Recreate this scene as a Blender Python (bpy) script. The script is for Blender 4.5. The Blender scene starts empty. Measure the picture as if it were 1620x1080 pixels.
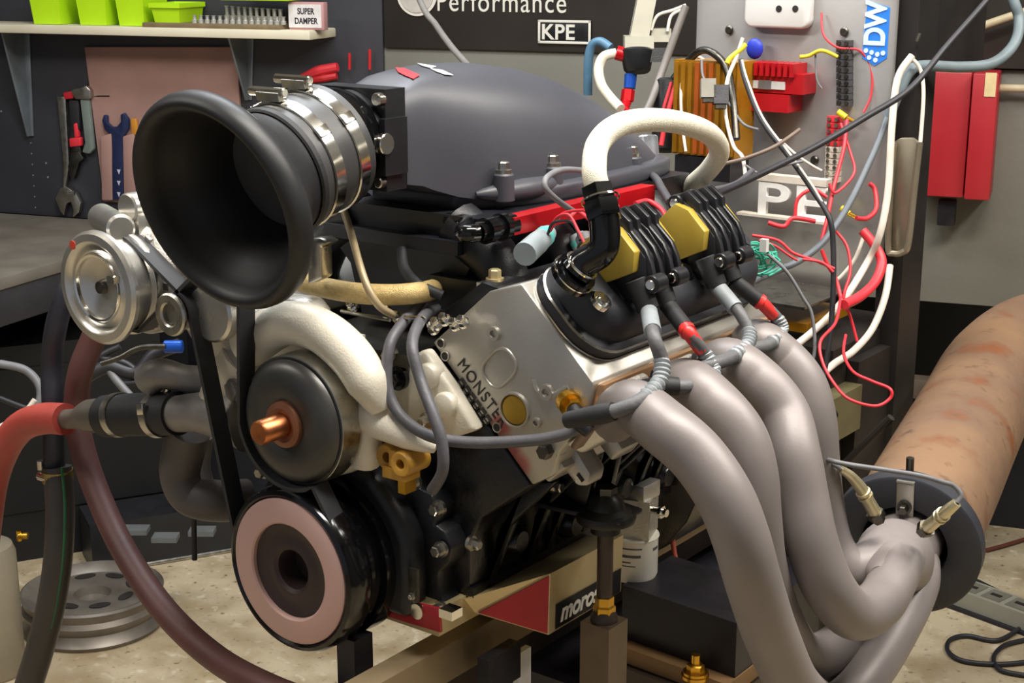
import bpy, bmesh, math, random
from mathutils import Vector, Matrix
random.seed(7)
V = Vector
scene = bpy.context.scene
COL = scene.collection
# ------------------------------------------------------------------ camera
F = 2400.0                      # focal length in pixels of the 1620 px wide frame
PITCH = math.radians(14.7); HEAD = math.radians(36.9)
ZC = .956                       # height of the crankshaft above the floor
CAM = V((1.120, -1.088, ZC + .664))
RT = V((math.cos(HEAD), math.sin(HEAD), 0))
FWH = V((-math.sin(HEAD), math.cos(HEAD), 0))
FW = FWH*math.cos(PITCH) + V((0, 0, -math.sin(PITCH)))
UP = RT.cross(FW)
cd = bpy.data.cameras.new('camera'); cam = bpy.data.objects.new('camera', cd); COL.objects.link(cam)
cd.sensor_width = 36; cd.lens = F/1620*36; cd.clip_start = .05
cam.matrix_world = Matrix((( RT.x, UP.x, -FW.x, CAM.x), (RT.y, UP.y, -FW.y, CAM.y), (RT.z, UP.z, -FW.z, CAM.z), (0, 0, 0, 1)))
scene.camera = cam
# ------------------------------------------------------------------ world, lamps, exposure
wd = bpy.data.worlds.new('world'); scene.world = wd; wd.use_nodes = True
wd.node_tree.nodes['Background'].inputs[0].default_value = (.80, .86, 1.0, 1)
wd.node_tree.nodes['Background'].inputs[1].default_value = .22
def area(loc, tgt, sx, sy, power, col):
    l = bpy.data.lights.new('ceiling_lamp', 'AREA'); l.shape = 'RECTANGLE'; l.size = sx; l.size_y = sy
    l.energy = power; l.color = col
    o = bpy.data.objects.new('ceiling_lamp', l); COL.objects.link(o); o.location = loc
    o.rotation_euler = (V(tgt)-V(loc)).to_track_quat('-Z', 'Y').to_euler()
    return o
WARM = (1.0, .95, .87); COOL = (.90, .95, 1.0)
area((.75, .15, 2.95), (.55, .3, 1.2), 1.5, .35, 56, WARM)
area((-.75, .75, 2.95), (-.75, .76, 0), 1.5, .3, 34, COOL)
area((1.7, 1.3, 2.95), (1.3, 1.2, 0), 1.5, .3, 44, WARM)
area((-1.6, -1.2, 2.95), (-1.4, .3, .6), 1.5, .3, 26, WARM)
vs = scene.view_settings
vs.view_transform = 'Standard'; vs.look = 'None'; vs.gamma = 1; vs.use_curve_mapping = False
vs.exposure = .42
# ------------------------------------------------------------------ pixels to points at a stated distance
def ray(u, v): return RT*((u-810)/F) + UP*((540-v)/F) + FW
def U(u, v, x=None, y=None, z=None, d=None):
    r = ray(u, v)
    if x is not None: t = (x-CAM.x)/r.x
    elif y is not None: t = (y-CAM.y)/r.y
    elif z is not None: t = (z-CAM.z)/r.z
    else: t = d
    return CAM + r*t
# the back wall: a vertical plane turned a little from the engine
WA = math.radians(16.9)
WR = V((math.cos(WA), math.sin(WA), 0)); WN = V((math.sin(WA), -math.cos(WA), 0))
WO = CAM + ray(300, 200)*4.25
def W(u, v, o=0.):
    r = ray(u, v); q = WO + WN*o
    return CAM + r*((q-CAM).dot(WN)/r.dot(WN))
def E(x, y, z): return V((x, y, z+ZC))
S2 = math.sqrt(.5)
def K(A, B, y, s=1): return E(s*(A+B)*S2, y, (A-B)*S2)     # cylinder-bank frame: A up the bore, B towards the exhaust
def UA(u, v, A):                                            # where the sight line meets the plane at height A up the bank
    r = ray(u, v); t = (A - (CAM-V((0, 0, ZC))).dot(KA))/r.dot(KA); return CAM + r*t
KA = V((S2, 0, S2)); KB = V((S2, 0, -S2)); YY = V((0, 1, 0)); ZZ = V((0, 0, 1)); XX = V((1, 0, 0))
# ------------------------------------------------------------------ materials
def lin(c):
    if isinstance(c, str):
        c = [int(c[i:i+2], 16)/255 for i in (0, 2, 4)]
    return tuple((x/12.92 if x <= .04045 else ((x+.055)/1.055)**2.4) for x in c)
MATS = {}
def M(name, col, rough=.5, metal=0., var=.12, scale=30., bump=0., bscale=None, col2=None, coat=0., c2lo=.45, c2hi=.7, sub=0, rvar=.12):
    if name in MATS: return MATS[name]
    m = bpy.data.materials.new(name); m.use_nodes = True; MATS[name] = m
    nt = m.node_tree; N = nt.nodes; L = nt.links; b = N['Principled BSDF']
    c = lin(col)
    tc = N.new('ShaderNodeTexCoord')
    nz = N.new('ShaderNodeTexNoise'); nz.inputs['Scale'].default_value = scale; nz.inputs['Detail'].default_value = 5
    L.new(tc.outputs['Object'], nz.inputs['Vector'])
    rmp = N.new('ShaderNodeValToRGB'); L.new(nz.outputs['Fac'], rmp.inputs[0])
    e = rmp.color_ramp.elements
    if col2:
        k = lin(col2); e[0].position = c2lo; e[1].position = c2hi
        e[0].color = (*c, 1); e[1].color = (*k, 1)
    else:
        e[0].position = .3; e[1].position = .7
        e[0].color = (*[x*(1-var) for x in c], 1); e[1].color = (*[min(1, x*(1+var)) for x in c], 1)
    L.new(rmp.outputs[0], b.inputs['Base Color'])
    mr = N.new('ShaderNodeMapRange'); mr.inputs['To Min'].default_value = max(.02, rough-rvar); mr.inputs['To Max'].default_value = min(1, rough+rvar)
    L.new(nz.outputs['Fac'], mr.inputs['Value']); L.new(mr.outputs[0], b.inputs['Roughness'])
    b.inputs['Metallic'].default_value = metal
    if coat: b.inputs['Coat Weight'].default_value = coat; b.inputs['Coat Roughness'].default_value = .15
    if bump:
        n2 = N.new('ShaderNodeTexNoise'); n2.inputs['Scale'].default_value = bscale or scale*4; n2.inputs['Detail'].default_value = 4
        L.new(tc.outputs['Object'], n2.inputs['Vector'])
        bp = N.new('ShaderNodeBump'); bp.inputs['Strength'].default_value = bump; bp.inputs['Distance'].default_value = .002
        L.new(n2.outputs['Fac'], bp.inputs['Height']); L.new(bp.outputs[0], b.inputs['Normal'])
    return m
blackplastic = M('black_plastic', '17181b', .42, 0, .2, 40, .15, 500)
blacksatin = M('black_satin', '26272c', .5, 0, .1, 14, .08, 700)
intakemat = M('intake_composite', '3f4047', .42, 0, .06, 5, .06, 900)
blackpaint = M('black_paint', '101013', .3, 0, .3, 25, .25, 120)
blackgloss = M('black_gloss', '0b0b0d', .12, 0, .2, 20)
rubber = M('rubber', '1e1e20', .62, 0, .2, 60, .1, 400)
rubbergrey = M('grey_rubber', '47464a', .55, 0, .15, 60, .2, 300)
trumpet = M('trumpet_black', '1b1b1d', .5, 0, .1, 20, .06, 900)
chrome = M('chrome', 'e6e4dd', .14, 1, .04, 20)
steel = M('steel', 'b9b6ad', .3, 1, .12, 60, .1, 300)
darksteel = M('dark_steel', '5c5953', .38, 1, .25, 40, .2, 300)
castalu = M('cast_aluminium', 'c4c1ba', .42, .85, .1, 60, .3, 500)
headalu = M('machined_aluminium', 'b4b0a8', .4, .75, .07, 9, .1, 600)
creamalu = M('cream_casting', 'e0d9c8', .45, .1, .08, 25, .2, 400)
brass = M('brass', 'd9a840', .3, 1, .15, 60)
copper = M('copper', 'c27a4e', .35, 1, .15, 60)
zinc = M('gold_zinc', 'c9b78c', .38, .5, .14, 10, .1, 200)
redan = M('red_anodised', 'c4121c', .3, .35, .1, 20)
redpaint = M('red_paint', 'b9232b', .4, 0, .12, 12)
redwire = M('red_wire', 'd9323c', .45, 0, .1, 40)
whitewire = M('white_wire', 'd8cfc2', .5, 0, .1, 40)
blackwire = M('black_wire', '232227', .5, 0, .15, 40)
greywire = M('grey_wire', '6d6d70', .5, 0, .15, 40)
greenwire = M('green_wire', '3fae94', .5, 0, .1, 40)
whitepaint = M('white_paint', 'd9d8d6', .45, 0, .06, 12)
bluean = M('blue_anodised', '1d4fae', .3, .4, .1, 20)
braid = M('white_braid', 'e2dcc9', .55, 0, .08, 220, .6, 900)
goldbraid = M('gold_braid', 'cdb37a', .45, .35, .14, 200, .6, 900)
# ------------------------------------------------------------------ mesh builder
class MB:
    def __init__(s): s.bm = bmesh.new()
    def _bev(s, faces, w, seg=2):
        if w <= 0: return
        es = list({e for f in faces for e in f.edges if len(e.link_faces) == 2 and e.calc_face_angle(0) > .5})
        bmesh.ops.bevel(s.bm, geom=es, offset=w, segments=seg, affect='EDGES', profile=.5, clamp_overlap=True)
    def obox(s, c, hx, hy, hz, bevel=0., seg=2):            # half-size vectors
        c = V(c); hx = V(hx); hy = V(hy); hz = V(hz)
        vs = [s.bm.verts.new(c+hx*a+hy*b+hz*d) for a in (-1, 1) for b in (-1, 1) for d in (-1, 1)]
        idx = [(0,1,3,2),(4,6,7,5),(0,4,5,1),(2,3,7,6),(0,2,6,4),(1,5,7,3)]
        fs = [s.bm.faces.new([vs[i] for i in q]) for q in idx]
        if hx.cross(hy).dot(hz) < 0: bmesh.ops.reverse_faces(s.bm, faces=fs)
        s._bev(fs, bevel, seg); return s
    def box(s, lo, hi, bevel=0., seg=2):
        lo = V(lo); hi = V(hi); h = (hi-lo)/2
        return s.obox((lo+hi)/2, (h.x,0,0), (0,h.y,0), (0,0,h.z), bevel, seg)
    def prism(s, pts, ext, bevel=0., seg=2):                # polygon swept by a vector
        ext = V(ext); a = [s.bm.verts.new(V(p)) for p in pts]; b = [s.bm.verts.new(V(p)+ext) for p in pts]
        n = len(pts); fs = [s.bm.faces.new(a[::-1]), s.bm.faces.new(b)]
        for i in range(n): fs.append(s.bm.faces.new((a[i], a[(i+1) % n], b[(i+1) % n], b[i])))
        bmesh.ops.recalc_face_normals(s.bm, faces=fs)
        s._bev(fs, bevel, seg); return s
    def loft(s, rings, caps=True, closed=True):
        R = [[s.bm.verts.new(V(p)) for p in r] for r in rings]; n = len(R[0]); fs = []
        for a, b in zip(R, R[1:]):
            for i in range(n if closed else n-1):
                j = (i+1) % n; fs.append(s.bm.faces.new((a[i], a[j], b[j], b[i])))
        if caps: fs += [s.bm.faces.new(R[0][::-1]), s.bm.faces.new(R[-1])]
        bmesh.ops.recalc_face_normals(s.bm, faces=fs); return s
    @staticmethod
    def frame(ax):
        ax = V(ax).normalized(); t = ZZ if abs(ax.z) < .9 else XX
        u = ax.cross(t).normalized(); return ax, u, ax.cross(u)
    def lathe(s, p, ax, prof, seg=48, closed=False):        # prof: (distance along axis, radius)
        p = V(p); ax, u, w = s.frame(ax); rings = []
        for t, r in prof:
            rings.append([s.bm.verts.new(p+ax*t+(u*math.cos(2*math.pi*i/seg)+w*math.sin(2*math.pi*i/seg))*max(r, 1e-5)) for i in range(seg)])
        fs = []; pr = list(zip(rings, rings[1:]))
        if closed: pr.append((rings[-1], rings[0]))
        for a, b in pr:
            for i in range(seg):
                j = (i+1) % seg; fs.append(s.bm.faces.new((a[i], a[j], b[j], b[i])))
        bmesh.ops.recalc_face_normals(s.bm, faces=fs); return s
    def cyl(s, p0, p1, r0, r1=None, seg=24, bevel=0.):
        r1 = r0 if r1 is None else r1; p0 = V(p0); d = V(p1)-p0; Ln = d.length; b = bevel
        prof = [(0, 0), (0, r0-b), (b, r0), (Ln-b, r1), (Ln, r1-b), (Ln, 0)] if b else [(0, 0), (0, r0), (Ln, r1), (Ln, 0)]
        return s.lathe(p0, d, prof, seg)
    def tube(s, pts, r, seg=14, sub=6, caps=True, smooth=True):
        pts = [V(p) for p in pts]; n = len(pts); rr = r if isinstance(r, (list, tuple)) else [r]*n
        P = []; RR = []
        if smooth and n > 2:
            for i in range(n-1):
                p0 = pts[max(0, i-1)]; p1 = pts[i]; p2 = pts[i+1]; p3 = pts[min(n-1, i+2)]
                for k in range(sub):
                    t = k/sub
                    P.append(.5*((2*p1)+(p2-p0)*t+(2*p0-5*p1+4*p2-p3)*t*t+(3*p1-p0-3*p2+p3)*t**3)); RR.append(rr[i]+(rr[i+1]-rr[i])*t)
            P.append(pts[-1]); RR.append(rr[-1])
        else: P = pts; RR = list(rr)
        tg = [(P[min(i+1, len(P)-1)]-P[max(i-1, 0)]).normalized() for i in range(len(P))]
        _, u, w = s.frame(tg[0]); rings = []
        for i, (p, t) in enumerate(zip(P, tg)):
            if i:
                q = tg[i-1].rotation_difference(t); u = q @ u
            u = (u-t*u.dot(t)).normalized(); w = t.cross(u)
            rings.append([p+(u*math.cos(2*math.pi*k/seg)+w*math.sin(2*math.pi*k/seg))*RR[i] for k in range(seg)])
        return s.loft(rings, caps)
    def sphere(s, c, r, seg=16, sc=(1, 1, 1)):
        mt = Matrix.Translation(V(c)) @ Matrix.Diagonal((sc[0], sc[1], sc[2], 1))
        bmesh.ops.create_uvsphere(s.bm, u_segments=seg, v_segments=seg//2+1, radius=r, matrix=mt); return s
    def hexb(s, p, ax, r, h):
        p = V(p); ax, u, w = s.frame(ax)
        s.lathe(p, ax, [(0, 0), (0, r*1.35), (h*.25, r*1.35), (h*.25, r), (h*.9, r), (h, r*.8), (h, 0)], 6)
        return s
    def bolt(s, p, ax, r, h):                               # flange with a hexagon head
        s.cyl(V(p), V(p)+V(ax).normalized()*h*.3, r*1.4, seg=20)
        return s.lathe(V(p)+V(ax).normalized()*h*.3, ax, [(0, r), (h*.6, r), (h*.7, r*.8), (h*.7, 0)], 6)
    def ribbon(s, pts, wv, th, closed=False, n=None):       # flat belt following pts, wv: half width vector
        pts = [V(p) for p in pts]; wv = V(wv); rings = []; m = len(pts)
        for i, p in enumerate(pts):
            a = pts[i-1] if (i or closed) else p; b = pts[(i+1) % m] if (i < m-1 or closed) else p
            nn = (b-a).normalized().cross(wv.normalized()).normalized()*th/2
            rings.append([p-wv-nn, p+wv-nn, p+wv+nn, p-wv+nn])
        if closed: rings.append(rings[0])
        return s.loft(rings, not closed)
    def build(s, name, mat, parent=None, ang=35, base=None):
        me = bpy.data.meshes.new(name); bm = s.bm
        if parent is not None: off = wloc(parent)
        elif base is not None: off = V(base)
        else:
            xs = [v.co for v in bm.verts]; off = V((sum(v.x for v in xs)/len(xs), sum(v.y for v in xs)/len(xs), min(v.z for v in xs)))
        bmesh.ops.translate(bm, vec=-off, verts=bm.verts)
        bm.to_mesh(me); bm.free()
        me.shade_smooth(); me.set_sharp_from_angle(angle=math.radians(ang))
        o = bpy.data.objects.new(name, me); COL.objects.link(o)
        mats = mat if isinstance(mat, (list, tuple)) else [mat]
        for k in mats: me.materials.append(k)
        if parent is not None: o.parent = parent
        else: o.location = off
        return o
def wloc(o):
    l = V((0, 0, 0))
    while o is not None: l = l+o.location; o = o.parent
    return l
def tag(o, label, cat, group=None):
    o['label'] = label; o['category'] = cat
    if group: o['group'] = group
    return o
def struct(o): o['kind'] = 'structure'; return o
def thing(name, loc, label, cat, group=None):
    o = bpy.data.objects.new(name, None); COL.objects.link(o); o.location = V(loc); o.empty_display_size = .05
    return tag(o, label, cat, group)
def text(name, s, org, right, up, size, mat, parent, ext=.0005, shear=0., space=1., align='LEFT', xs=1., bold=0.):
    cu = bpy.data.curves.new(name, 'FONT'); cu.body = s; cu.size = size; cu.extrude = ext; cu.shear = shear; cu.space_character = space; cu.align_x = align; cu.offset = bold
    t = bpy.data.objects.new(name, cu); COL.objects.link(t)
    bpy.context.view_layer.update()
    me = bpy.data.meshes.new_from_object(t.evaluated_get(bpy.context.evaluated_depsgraph_get()))
    bpy.data.objects.remove(t); bpy.data.curves.remove(cu)
    r = V(right).normalized(); u = V(up).normalized(); n = r.cross(u)
    off = wloc(parent) if parent is not None else V(org)
    for v in me.vertices: v.co = V(org)+r*v.co.x*xs+u*v.co.y+n*v.co.z-off
    o = bpy.data.objects.new(name, me); COL.objects.link(o); me.materials.clear(); me.materials.append(mat)
    if parent is not None: o.parent = parent
    else: o.location = off
    return o
def cable(name, pts, r, mat, label, cat='cable', group=None, parent=None, sub=8, seg=8):
    """pts: points, or (u, v, distance)."""
    P = [p if isinstance(p, V) else U(p[0], p[1], d=p[2]) for p in pts]
    o = MB().tube(P, r, seg, sub).build(name, mat, parent, 60)
    if parent is None: tag(o, label, cat, group)
    return o
def jag(name, pts, **k): return cable(name, pts, **k)
# ================================================================== the room
floor_m = M('floor_concrete', 'bdae92', .62, 0, .2, 9, .3, 60, col2='9c8b6c', c2lo=.42, c2hi=.68)
def speckle(m, sc, dark, lo, hi):
    nt = m.node_tree; N = nt.nodes; L = nt.links; b = N['Principled BSDF']
    src = b.inputs['Base Color'].links[0].from_socket
    tc = N.new('ShaderNodeTexCoord'); nz = N.new('ShaderNodeTexNoise'); nz.inputs['Scale'].default_value = sc; nz.inputs['Detail'].default_value = 6
    L.new(tc.outputs['Object'], nz.inputs['Vector'])
    mr = N.new('ShaderNodeMapRange'); mr.inputs['From Min'].default_value = lo; mr.inputs['From Max'].default_value = hi
    L.new(nz.outputs['Fac'], mr.inputs['Value'])
    mx = N.new('ShaderNodeMix'); mx.data_type = 'RGBA'; L.new(mr.outputs[0], mx.inputs['Factor']); L.new(src, mx.inputs[6])
    mx.inputs[7].default_value = (*lin(dark), 1); L.new(mx.outputs[2], b.inputs['Base Color'])
speckle(floor_m, 60, '6d5a42', .60, .70); speckle(floor_m, 30, 'd4c9b0', .58, .72); speckle(floor_m, 2.2, '8a7658', .50, .75)
o = struct(MB().box((-6, -4, -.1), (5, 6, 0)).build('floor', floor_m))
wallvoid = M('wall_void_dark', '16151a', .7, 0, .2, 4, .2, 60)  # near-black colour paints in the dark void below boards and bench
wallgrey = M('wall_grey_green', '6e6c63', .6, 0, .12, 3, .2, 80)
wallplain = M('wall_plain', '55534f', .7, 0, .1, 2)
WC = W(300, 200)
wb = WO.copy(); wb.z = 0
a = (W(-700, 300)-WO).dot(WR); b = (W(1330, 300)-WO).dot(WR)
struct(MB().obox(wb+WR*(a+b)/2+WN*-.06+ZZ*1.5, WR*(b-a)/2, WN*.06, ZZ*1.5).build('wall_back', wallvoid))
struct(MB().obox(wb+WR*2.5-WN*.68+ZZ*1.5, WR*2.5, WN*.06, ZZ*1.5).build('wall_rear', wallvoid))
lw = wb-WR*2.2
struct(MB().obox(lw+WN*2.5+ZZ*1.5, WN*2.6, WR*.05, ZZ*1.5).build('wall_left', wallplain))
rw = wb+WR*4.4
struct(MB().obox(rw+WN*2.5+ZZ*1.5, WN*2.6, WR*.05, ZZ*1.5).build('wall_right', wallplain))
struct(MB().box((-6, -4, 3.0), (5, 6, 3.1)).build('ceiling', M('ceiling_paint', 'c9c6be', .8, 0, .05, 3)))
# grey painted boards across the middle of the back wall
def wquad(mb, u0, v0, u1, v1, o0, o1, bevel=0.):           # a slab on the back wall, px corners
    a = W(u0, v0); b = W(u1, v1)
    s0 = (a-WO).dot(WR); s1 = (b-WO).dot(WR)
    c = WO+WR*(s0+s1)/2; c.z = (a.z+b.z)/2; c = c+WN*(o0+o1)/2
    return mb.obox(c, WR*abs(s1-s0)/2, WN*abs(o1-o0)/2, ZZ*abs(a.z-b.z)/2, bevel)
z1 = W(780, 78).z; z0 = W(1540, 478).z
def wz(u0, u1, za, zb, o0, o1, name, mat, bev=.002):
    a = (W(u0, 300)-WO).dot(WR); b = (W(u1, 300)-WO).dot(WR); c = WO+WR*(a+b)/2+WN*(o0+o1)/2; c.z = (za+zb)/2
    return MB().obox(c, WR*(b-a)/2, WN*(o1-o0)/2, ZZ*(zb-za)/2, bev).build(name, mat)
struct(wz(617, 1180, z0, z1, 0, .03, 'trim_1', wallgrey))
struct(wz(1183, 1900, z0, W(1560, 108).z, 0, .03, 'trim_2', wallgrey))
struct(wz(1183, 1900, W(1560, 108).z+.004, 2.8, 0, .05, 'trim_4', M('sign_brown_black', '2b2724', .45, 0, .15, 5)))
struct(wz(1380, 1900, W(1450, 622).z, W(1450, 592).z, 0, .05, 'trim_3', M('brown_rail', '4a3f33', .7)))
# dark upper board with the lettering
sb = thing('sign_board', W(800, 76, .02), 'dark board on the back wall with large pale lettering along its lower edge', 'sign')
zt = 2.6
a = (W(617, 40)-WO).dot(WR); b = (W(1180, 40)-WO).dot(WR); c = WO+WR*(a+b)/2+WN*.02; c.z = (z1+zt)/2
MB().obox(c, WR*(b-a)/2, WN*.02, ZZ*(zt-z1)/2, .003).build('board', M('sign_brown_black', '2b2724', .45, 0, .15, 5), sb)
letterm = M('letter_white', 'd6d2c8', .5, 0, .04)
p0 = W(690, 17, .041); p1 = W(893, 17, .041)
t = text('lettering', 'Performance', p0, WR, ZZ, .072, letterm, sb, .001, 0, 1.12)
ext = max(v.co.dot(WR) for v in t.data.vertices)-min(v.co.dot(WR) for v in t.data.vertices)
k = (p1-p0).length/ext
for v in t.data.vertices:
    q = v.co+wloc(sb)-p0; v.co = v.co+WR*(q.dot(WR)*(k-1))
lc = W(660, -10, .041)
MB().cyl(lc, lc+WN*.004, .056, seg=40).build('logo_disc', letterm, sb)
MB().cyl(lc+WN*.004, lc+WN*.006, .048, seg=40).build('logo_ring', M('logo_grey', 'b9b3ab', .5), sb)
MB().obox(lc+WN*.007-ZZ*.0, WR*.05, WN*.0015, ZZ*.006).build('logo_bar', M('sign_brown_black', ''), sb)
bp = thing('badge_plate', W(893, 70, .045), 'small black plate with white border and white KPE letters', 'badge')
a = W(852, 31, .043); b = W(935, 70, .043); c = (a+b)/2
hw = abs((b-a).dot(WR))/2; hh = abs(a.z-b.z)/2
MB().obox(c, WR*hw, WN*.003, ZZ*hh, .004).build('plate', M('badge_black', '141316', .4), bp)
bd = MB()
for sg in (-1, 1):
    bd.obox(c+WR*sg*(hw-.003)+WN*.004, WR*.003, WN*.0012, ZZ*hh, .0005)
    bd.obox(c+ZZ*sg*(hh-.003)+WN*.004, WR*hw, WN*.0012, ZZ*.003, .0005)
bd.build('border', letterm, bp)
text('lettering', 'KPE', c-WR*hw*.88-ZZ*hh*.62+WN*.0045, WR, ZZ, hh*1.8, letterm, bp, .001, 0, 1.05, xs=1.0, bold=.001)
# ---------------------------------------------------------------- black tool board at the left
tb = thing('tool_board', W(300, 330, .0), 'large charcoal pegboard on the wall behind the workbench', 'pegboard')
boardm = M('board_charcoal', '34343a', .6, 0, .12, 6, .1, 60)
a = (W(-160, 40)-WO).dot(WR); b = (W(615, 40)-WO).dot(WR); zb = W(60, 352).z
c = WO+WR*(a+b)/2+WN*.02; c.z = (zb+2.6)/2
MB().obox(c, WR*(b-a)/2, WN*.02, ZZ*(2.6-zb)/2, .003).build('panel', boardm, tb)
holes = MB()
for i in range(8):
    p = W(49+i*1.2, 226+i*17, .04); holes.cyl(p, p+WN*.001, .0022, seg=8)
for (u, v) in ((73, 258), (76, 280), (2, 176)): p = W(u, v, .04); holes.cyl(p, p+WN*.001, .003, seg=8)
h = holes.build('peg_hole', M('hole_pale', '7d7b78', .6), tb); h['kind'] = 'stuff'
# shelf
sh_o = .19
shelfm = M('shelf_cream', 'd8d0b8', .5, 0, .06, 8); 
pL = W(-60, 38, sh_o); pR = W(490, 57, sh_o)
ztop = W(250, 43.5, sh_o).z; zbot = W(250, 58, sh_o).z
s0 = (pL-WO).dot(WR); s1 = (pR-WO).dot(WR)
sf = thing('wall_shelf', WO+WR*(s0+s1)/2+WN*.15+ZZ*(zbot-WO.z), 'cream wall shelf with steel brackets above the hanging tools', 'shelf')
c = WO+WR*(s0+s1)/2+WN*(.04+sh_o)/2; c.z = (ztop+zbot)/2
MB().obox(c, WR*(s1-s0)/2, WN*(sh_o-.04)/2, ZZ*(ztop-zbot)/2, .004).build('board', shelfm, sf)
brm = M('bracket_grey', '8d949b', .4, .6, .1, 20)
for u, vb in ((50, 215), (395, 158)):
    q = W(u, vb, .045); zq = q.z; wd_ = .024
    q = q-WR*0
    P = [q+WN*.0+ZZ*0, q+WN*.014, V((0,0,0)), V((0,0,0))]
    top = V((q.x, q.y, zbot)); pr = [q-WR*wd_/3, q+WN*.012-WR*wd_/3, top+WN*.09-WR*wd_/3, top-WR*wd_/3]
    mb = MB().prism(pr, WR*wd_*.25, .0005)
    bk = [q-WR*.006-WN*.004, q+WR*.006-WN*.004, top+WR*.021-WN*.004, top-WR*.021-WN*.004]
    mb.prism(bk, WN*.005, .0006)
    mb.build('bracket', brm, sf)
# lime green storage bins
lime = M('lime_plastic', 'b7e51a', .4, 0, .05, 10)
limes = [(72, 44, 59), (145, 44, 57), (206, 47, 53), (263, 45, 50)]
for i, (u, v, wpx) in enumerate(limes):
    fr = W(u, 41+i*1.0, sh_o-.02); wdt = wpx*4.0/F/2; d = .12
    bt = V((fr.x, fr.y, ztop)); hgt = .105 if i < 3 else .062
    T = thing('storage_bin', bt-WN*d/2, ['lime green storage bin at the end of the row away from the sockets', 'lime green storage bin, second from the end away from the sockets',
        'lime green storage bin, next to the low one', 'low lime green storage bin, the shortest of the row'][i], 'bin', 'lime bins on the wall shelf')
    mb = MB(); rings = []
    def rect(hw2, y0, y1, z):
        b0 = bt+ZZ*z; return [b0-WR*hw2-WN*y1, b0+WR*hw2-WN*y1, b0+WR*hw2-WN*y0, b0-WR*hw2-WN*y0]
    mb.loft([rect(wdt*.86, .008, d-.004, .001), rect(wdt, .0, d, hgt-.016), rect(wdt*1.12, -.006, d+.004, hgt-.012), rect(wdt*1.12, -.006, d+.004, hgt),
             rect(wdt*1.04, .002, d-.004, hgt), rect(wdt*.92, .006, d-.008, hgt-.018), rect(wdt*.8, .012, d-.012, .006)])
    mb.build('tub', lime, T, 30)
# upper lime tray edge above the sockets
p = W(415, -11, .14)
T = tag(MB().obox(p, WR*.1, WN*.05, ZZ*.018, .004).build('tray', lime), 'lime green tray above the row of sockets on the shelf', 'tray')
# rack of sockets
rk = thing('socket_tray', V((W(380, 50, .2).x, W(380, 50, .2).y, ztop)), 'long brown wooden tray holding upright sockets on the shelf', 'tray')
a = (W(237, 50, .15)-WO).dot(WR); b = (W(452, 50, .15)-WO).dot(WR)
c = WO+WR*(a+b)/2+WN*.135; c.z = ztop+.006
MB().obox(c, WR*(b-a)/2, WN*.05, ZZ*.006, .002).build('base', M('tray_brown', '7b6a4c', .6, 0, .2, 20), rk)
def socket(u, vtop, r, o):
    p = W(u, 50, o); base = V((p.x, p.y, ztop+.012)); top = W(u, vtop, o).z
    hh = max(.02, top-base.z)
    return MB().lathe(base, ZZ, [(0, 0), (0, r), (hh*.45, r), (hh*.5, r*.62), (hh*.92, r*.62), (hh*.94, r*.85), (hh, r*.85), (hh, 0)], 14).build('socket', M('socket_chrome', 'd2d0c8', .3, .6, .05, 20))
ORD = ['first', 'second', 'third', 'fourth', 'fifth', 'sixth', 'seventh', 'eighth', 'ninth', 'tenth', 'eleventh', 'twelfth', 'thirteenth', 'fourteenth', 'fifteenth']
for i in range(10):
    tag(socket(361+i*9.3, 9+i*.6, .0082, .135), 'tall chrome socket in the shelf tray, %s from the damper carton' % ORD[9-i], 'socket', 'tall sockets on the shelf')
for i in range(15):
    tag(socket(309+i*10, 33 if i > 3 else 30+(i % 2)*5, .0072, .16), 'short chrome socket in the shelf tray front row, %s from the damper carton' % ORD[14-i], 'socket', 'short sockets on the shelf')
# damper box
bx = thing('damper_box', V((W(485, 50, .2).x, W(485, 50, .2).y, ztop)), 'red and white carton lettered SUPER DAMPER at the shelf end', 'box')
a = W(456, 3, .16); b = W(513, 55, .16); c = (a+b)/2
hw = abs((b-a).dot(WR))/2; hh = (a.z-ztop)/2; c.z = ztop+hh
MB().obox(c-WN*.012, WR*hw, WN*.012, ZZ*hh, .002).build('carton', M('carton_red', 'b98a8a', .6, 0, .1, 8), bx)
MB().obox(c+WN*.0008-WR*.003-ZZ*.0, WR*hw*.93, WN*.001, ZZ*hh*.84).build('label_panel', M('carton_white', 'd9d4d2', .6), bx)
dk = M('print_dark', '2b2630', .6)
text('lettering', 'SUPER', c+WN*.002+ZZ*hh*.14, WR, ZZ, hh*.62, dk, bx, .0003, 0, 1, 'CENTER', .8, .0006)
text('lettering', 'DAMPER', c+WN*.002-ZZ*hh*.56, WR, ZZ, hh*.62, dk, bx, .0003, 0, 1, 'CENTER', .8, .0006)
# pink-brown tool bag hanging on the board
bagm = M('bag_pink_canvas', 'a07c73', .8, 0, .15, 5, .3, 300)
bag = thing('tool_bag', W(265, 318, .045), 'dusty pink canvas tool roll hanging on the black board', 'tool bag')
MB().prism([W(137, 74, .04), W(379, 74, .04), W(388, 330, .04), W(168, 318, .04)], WN*.012, .003).build('back_sheet', bagm, bag)
for u0, u1 in ((163, 181), (198, 217)):
    MB().prism([W(u0, 215, .052), W(u1-1, 210, .052), W(u1+1, 316, .052), W(u0+2, 316, .052)], WN*.014, .004).build('pocket_edge', bagm, bag)
MB().prism([W(224, 200, .052), W(375, 190, .052), W(378, 325, .052), W(222, 325, .052)], WN*.012, .004).build('pocket', bagm, bag)
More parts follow.
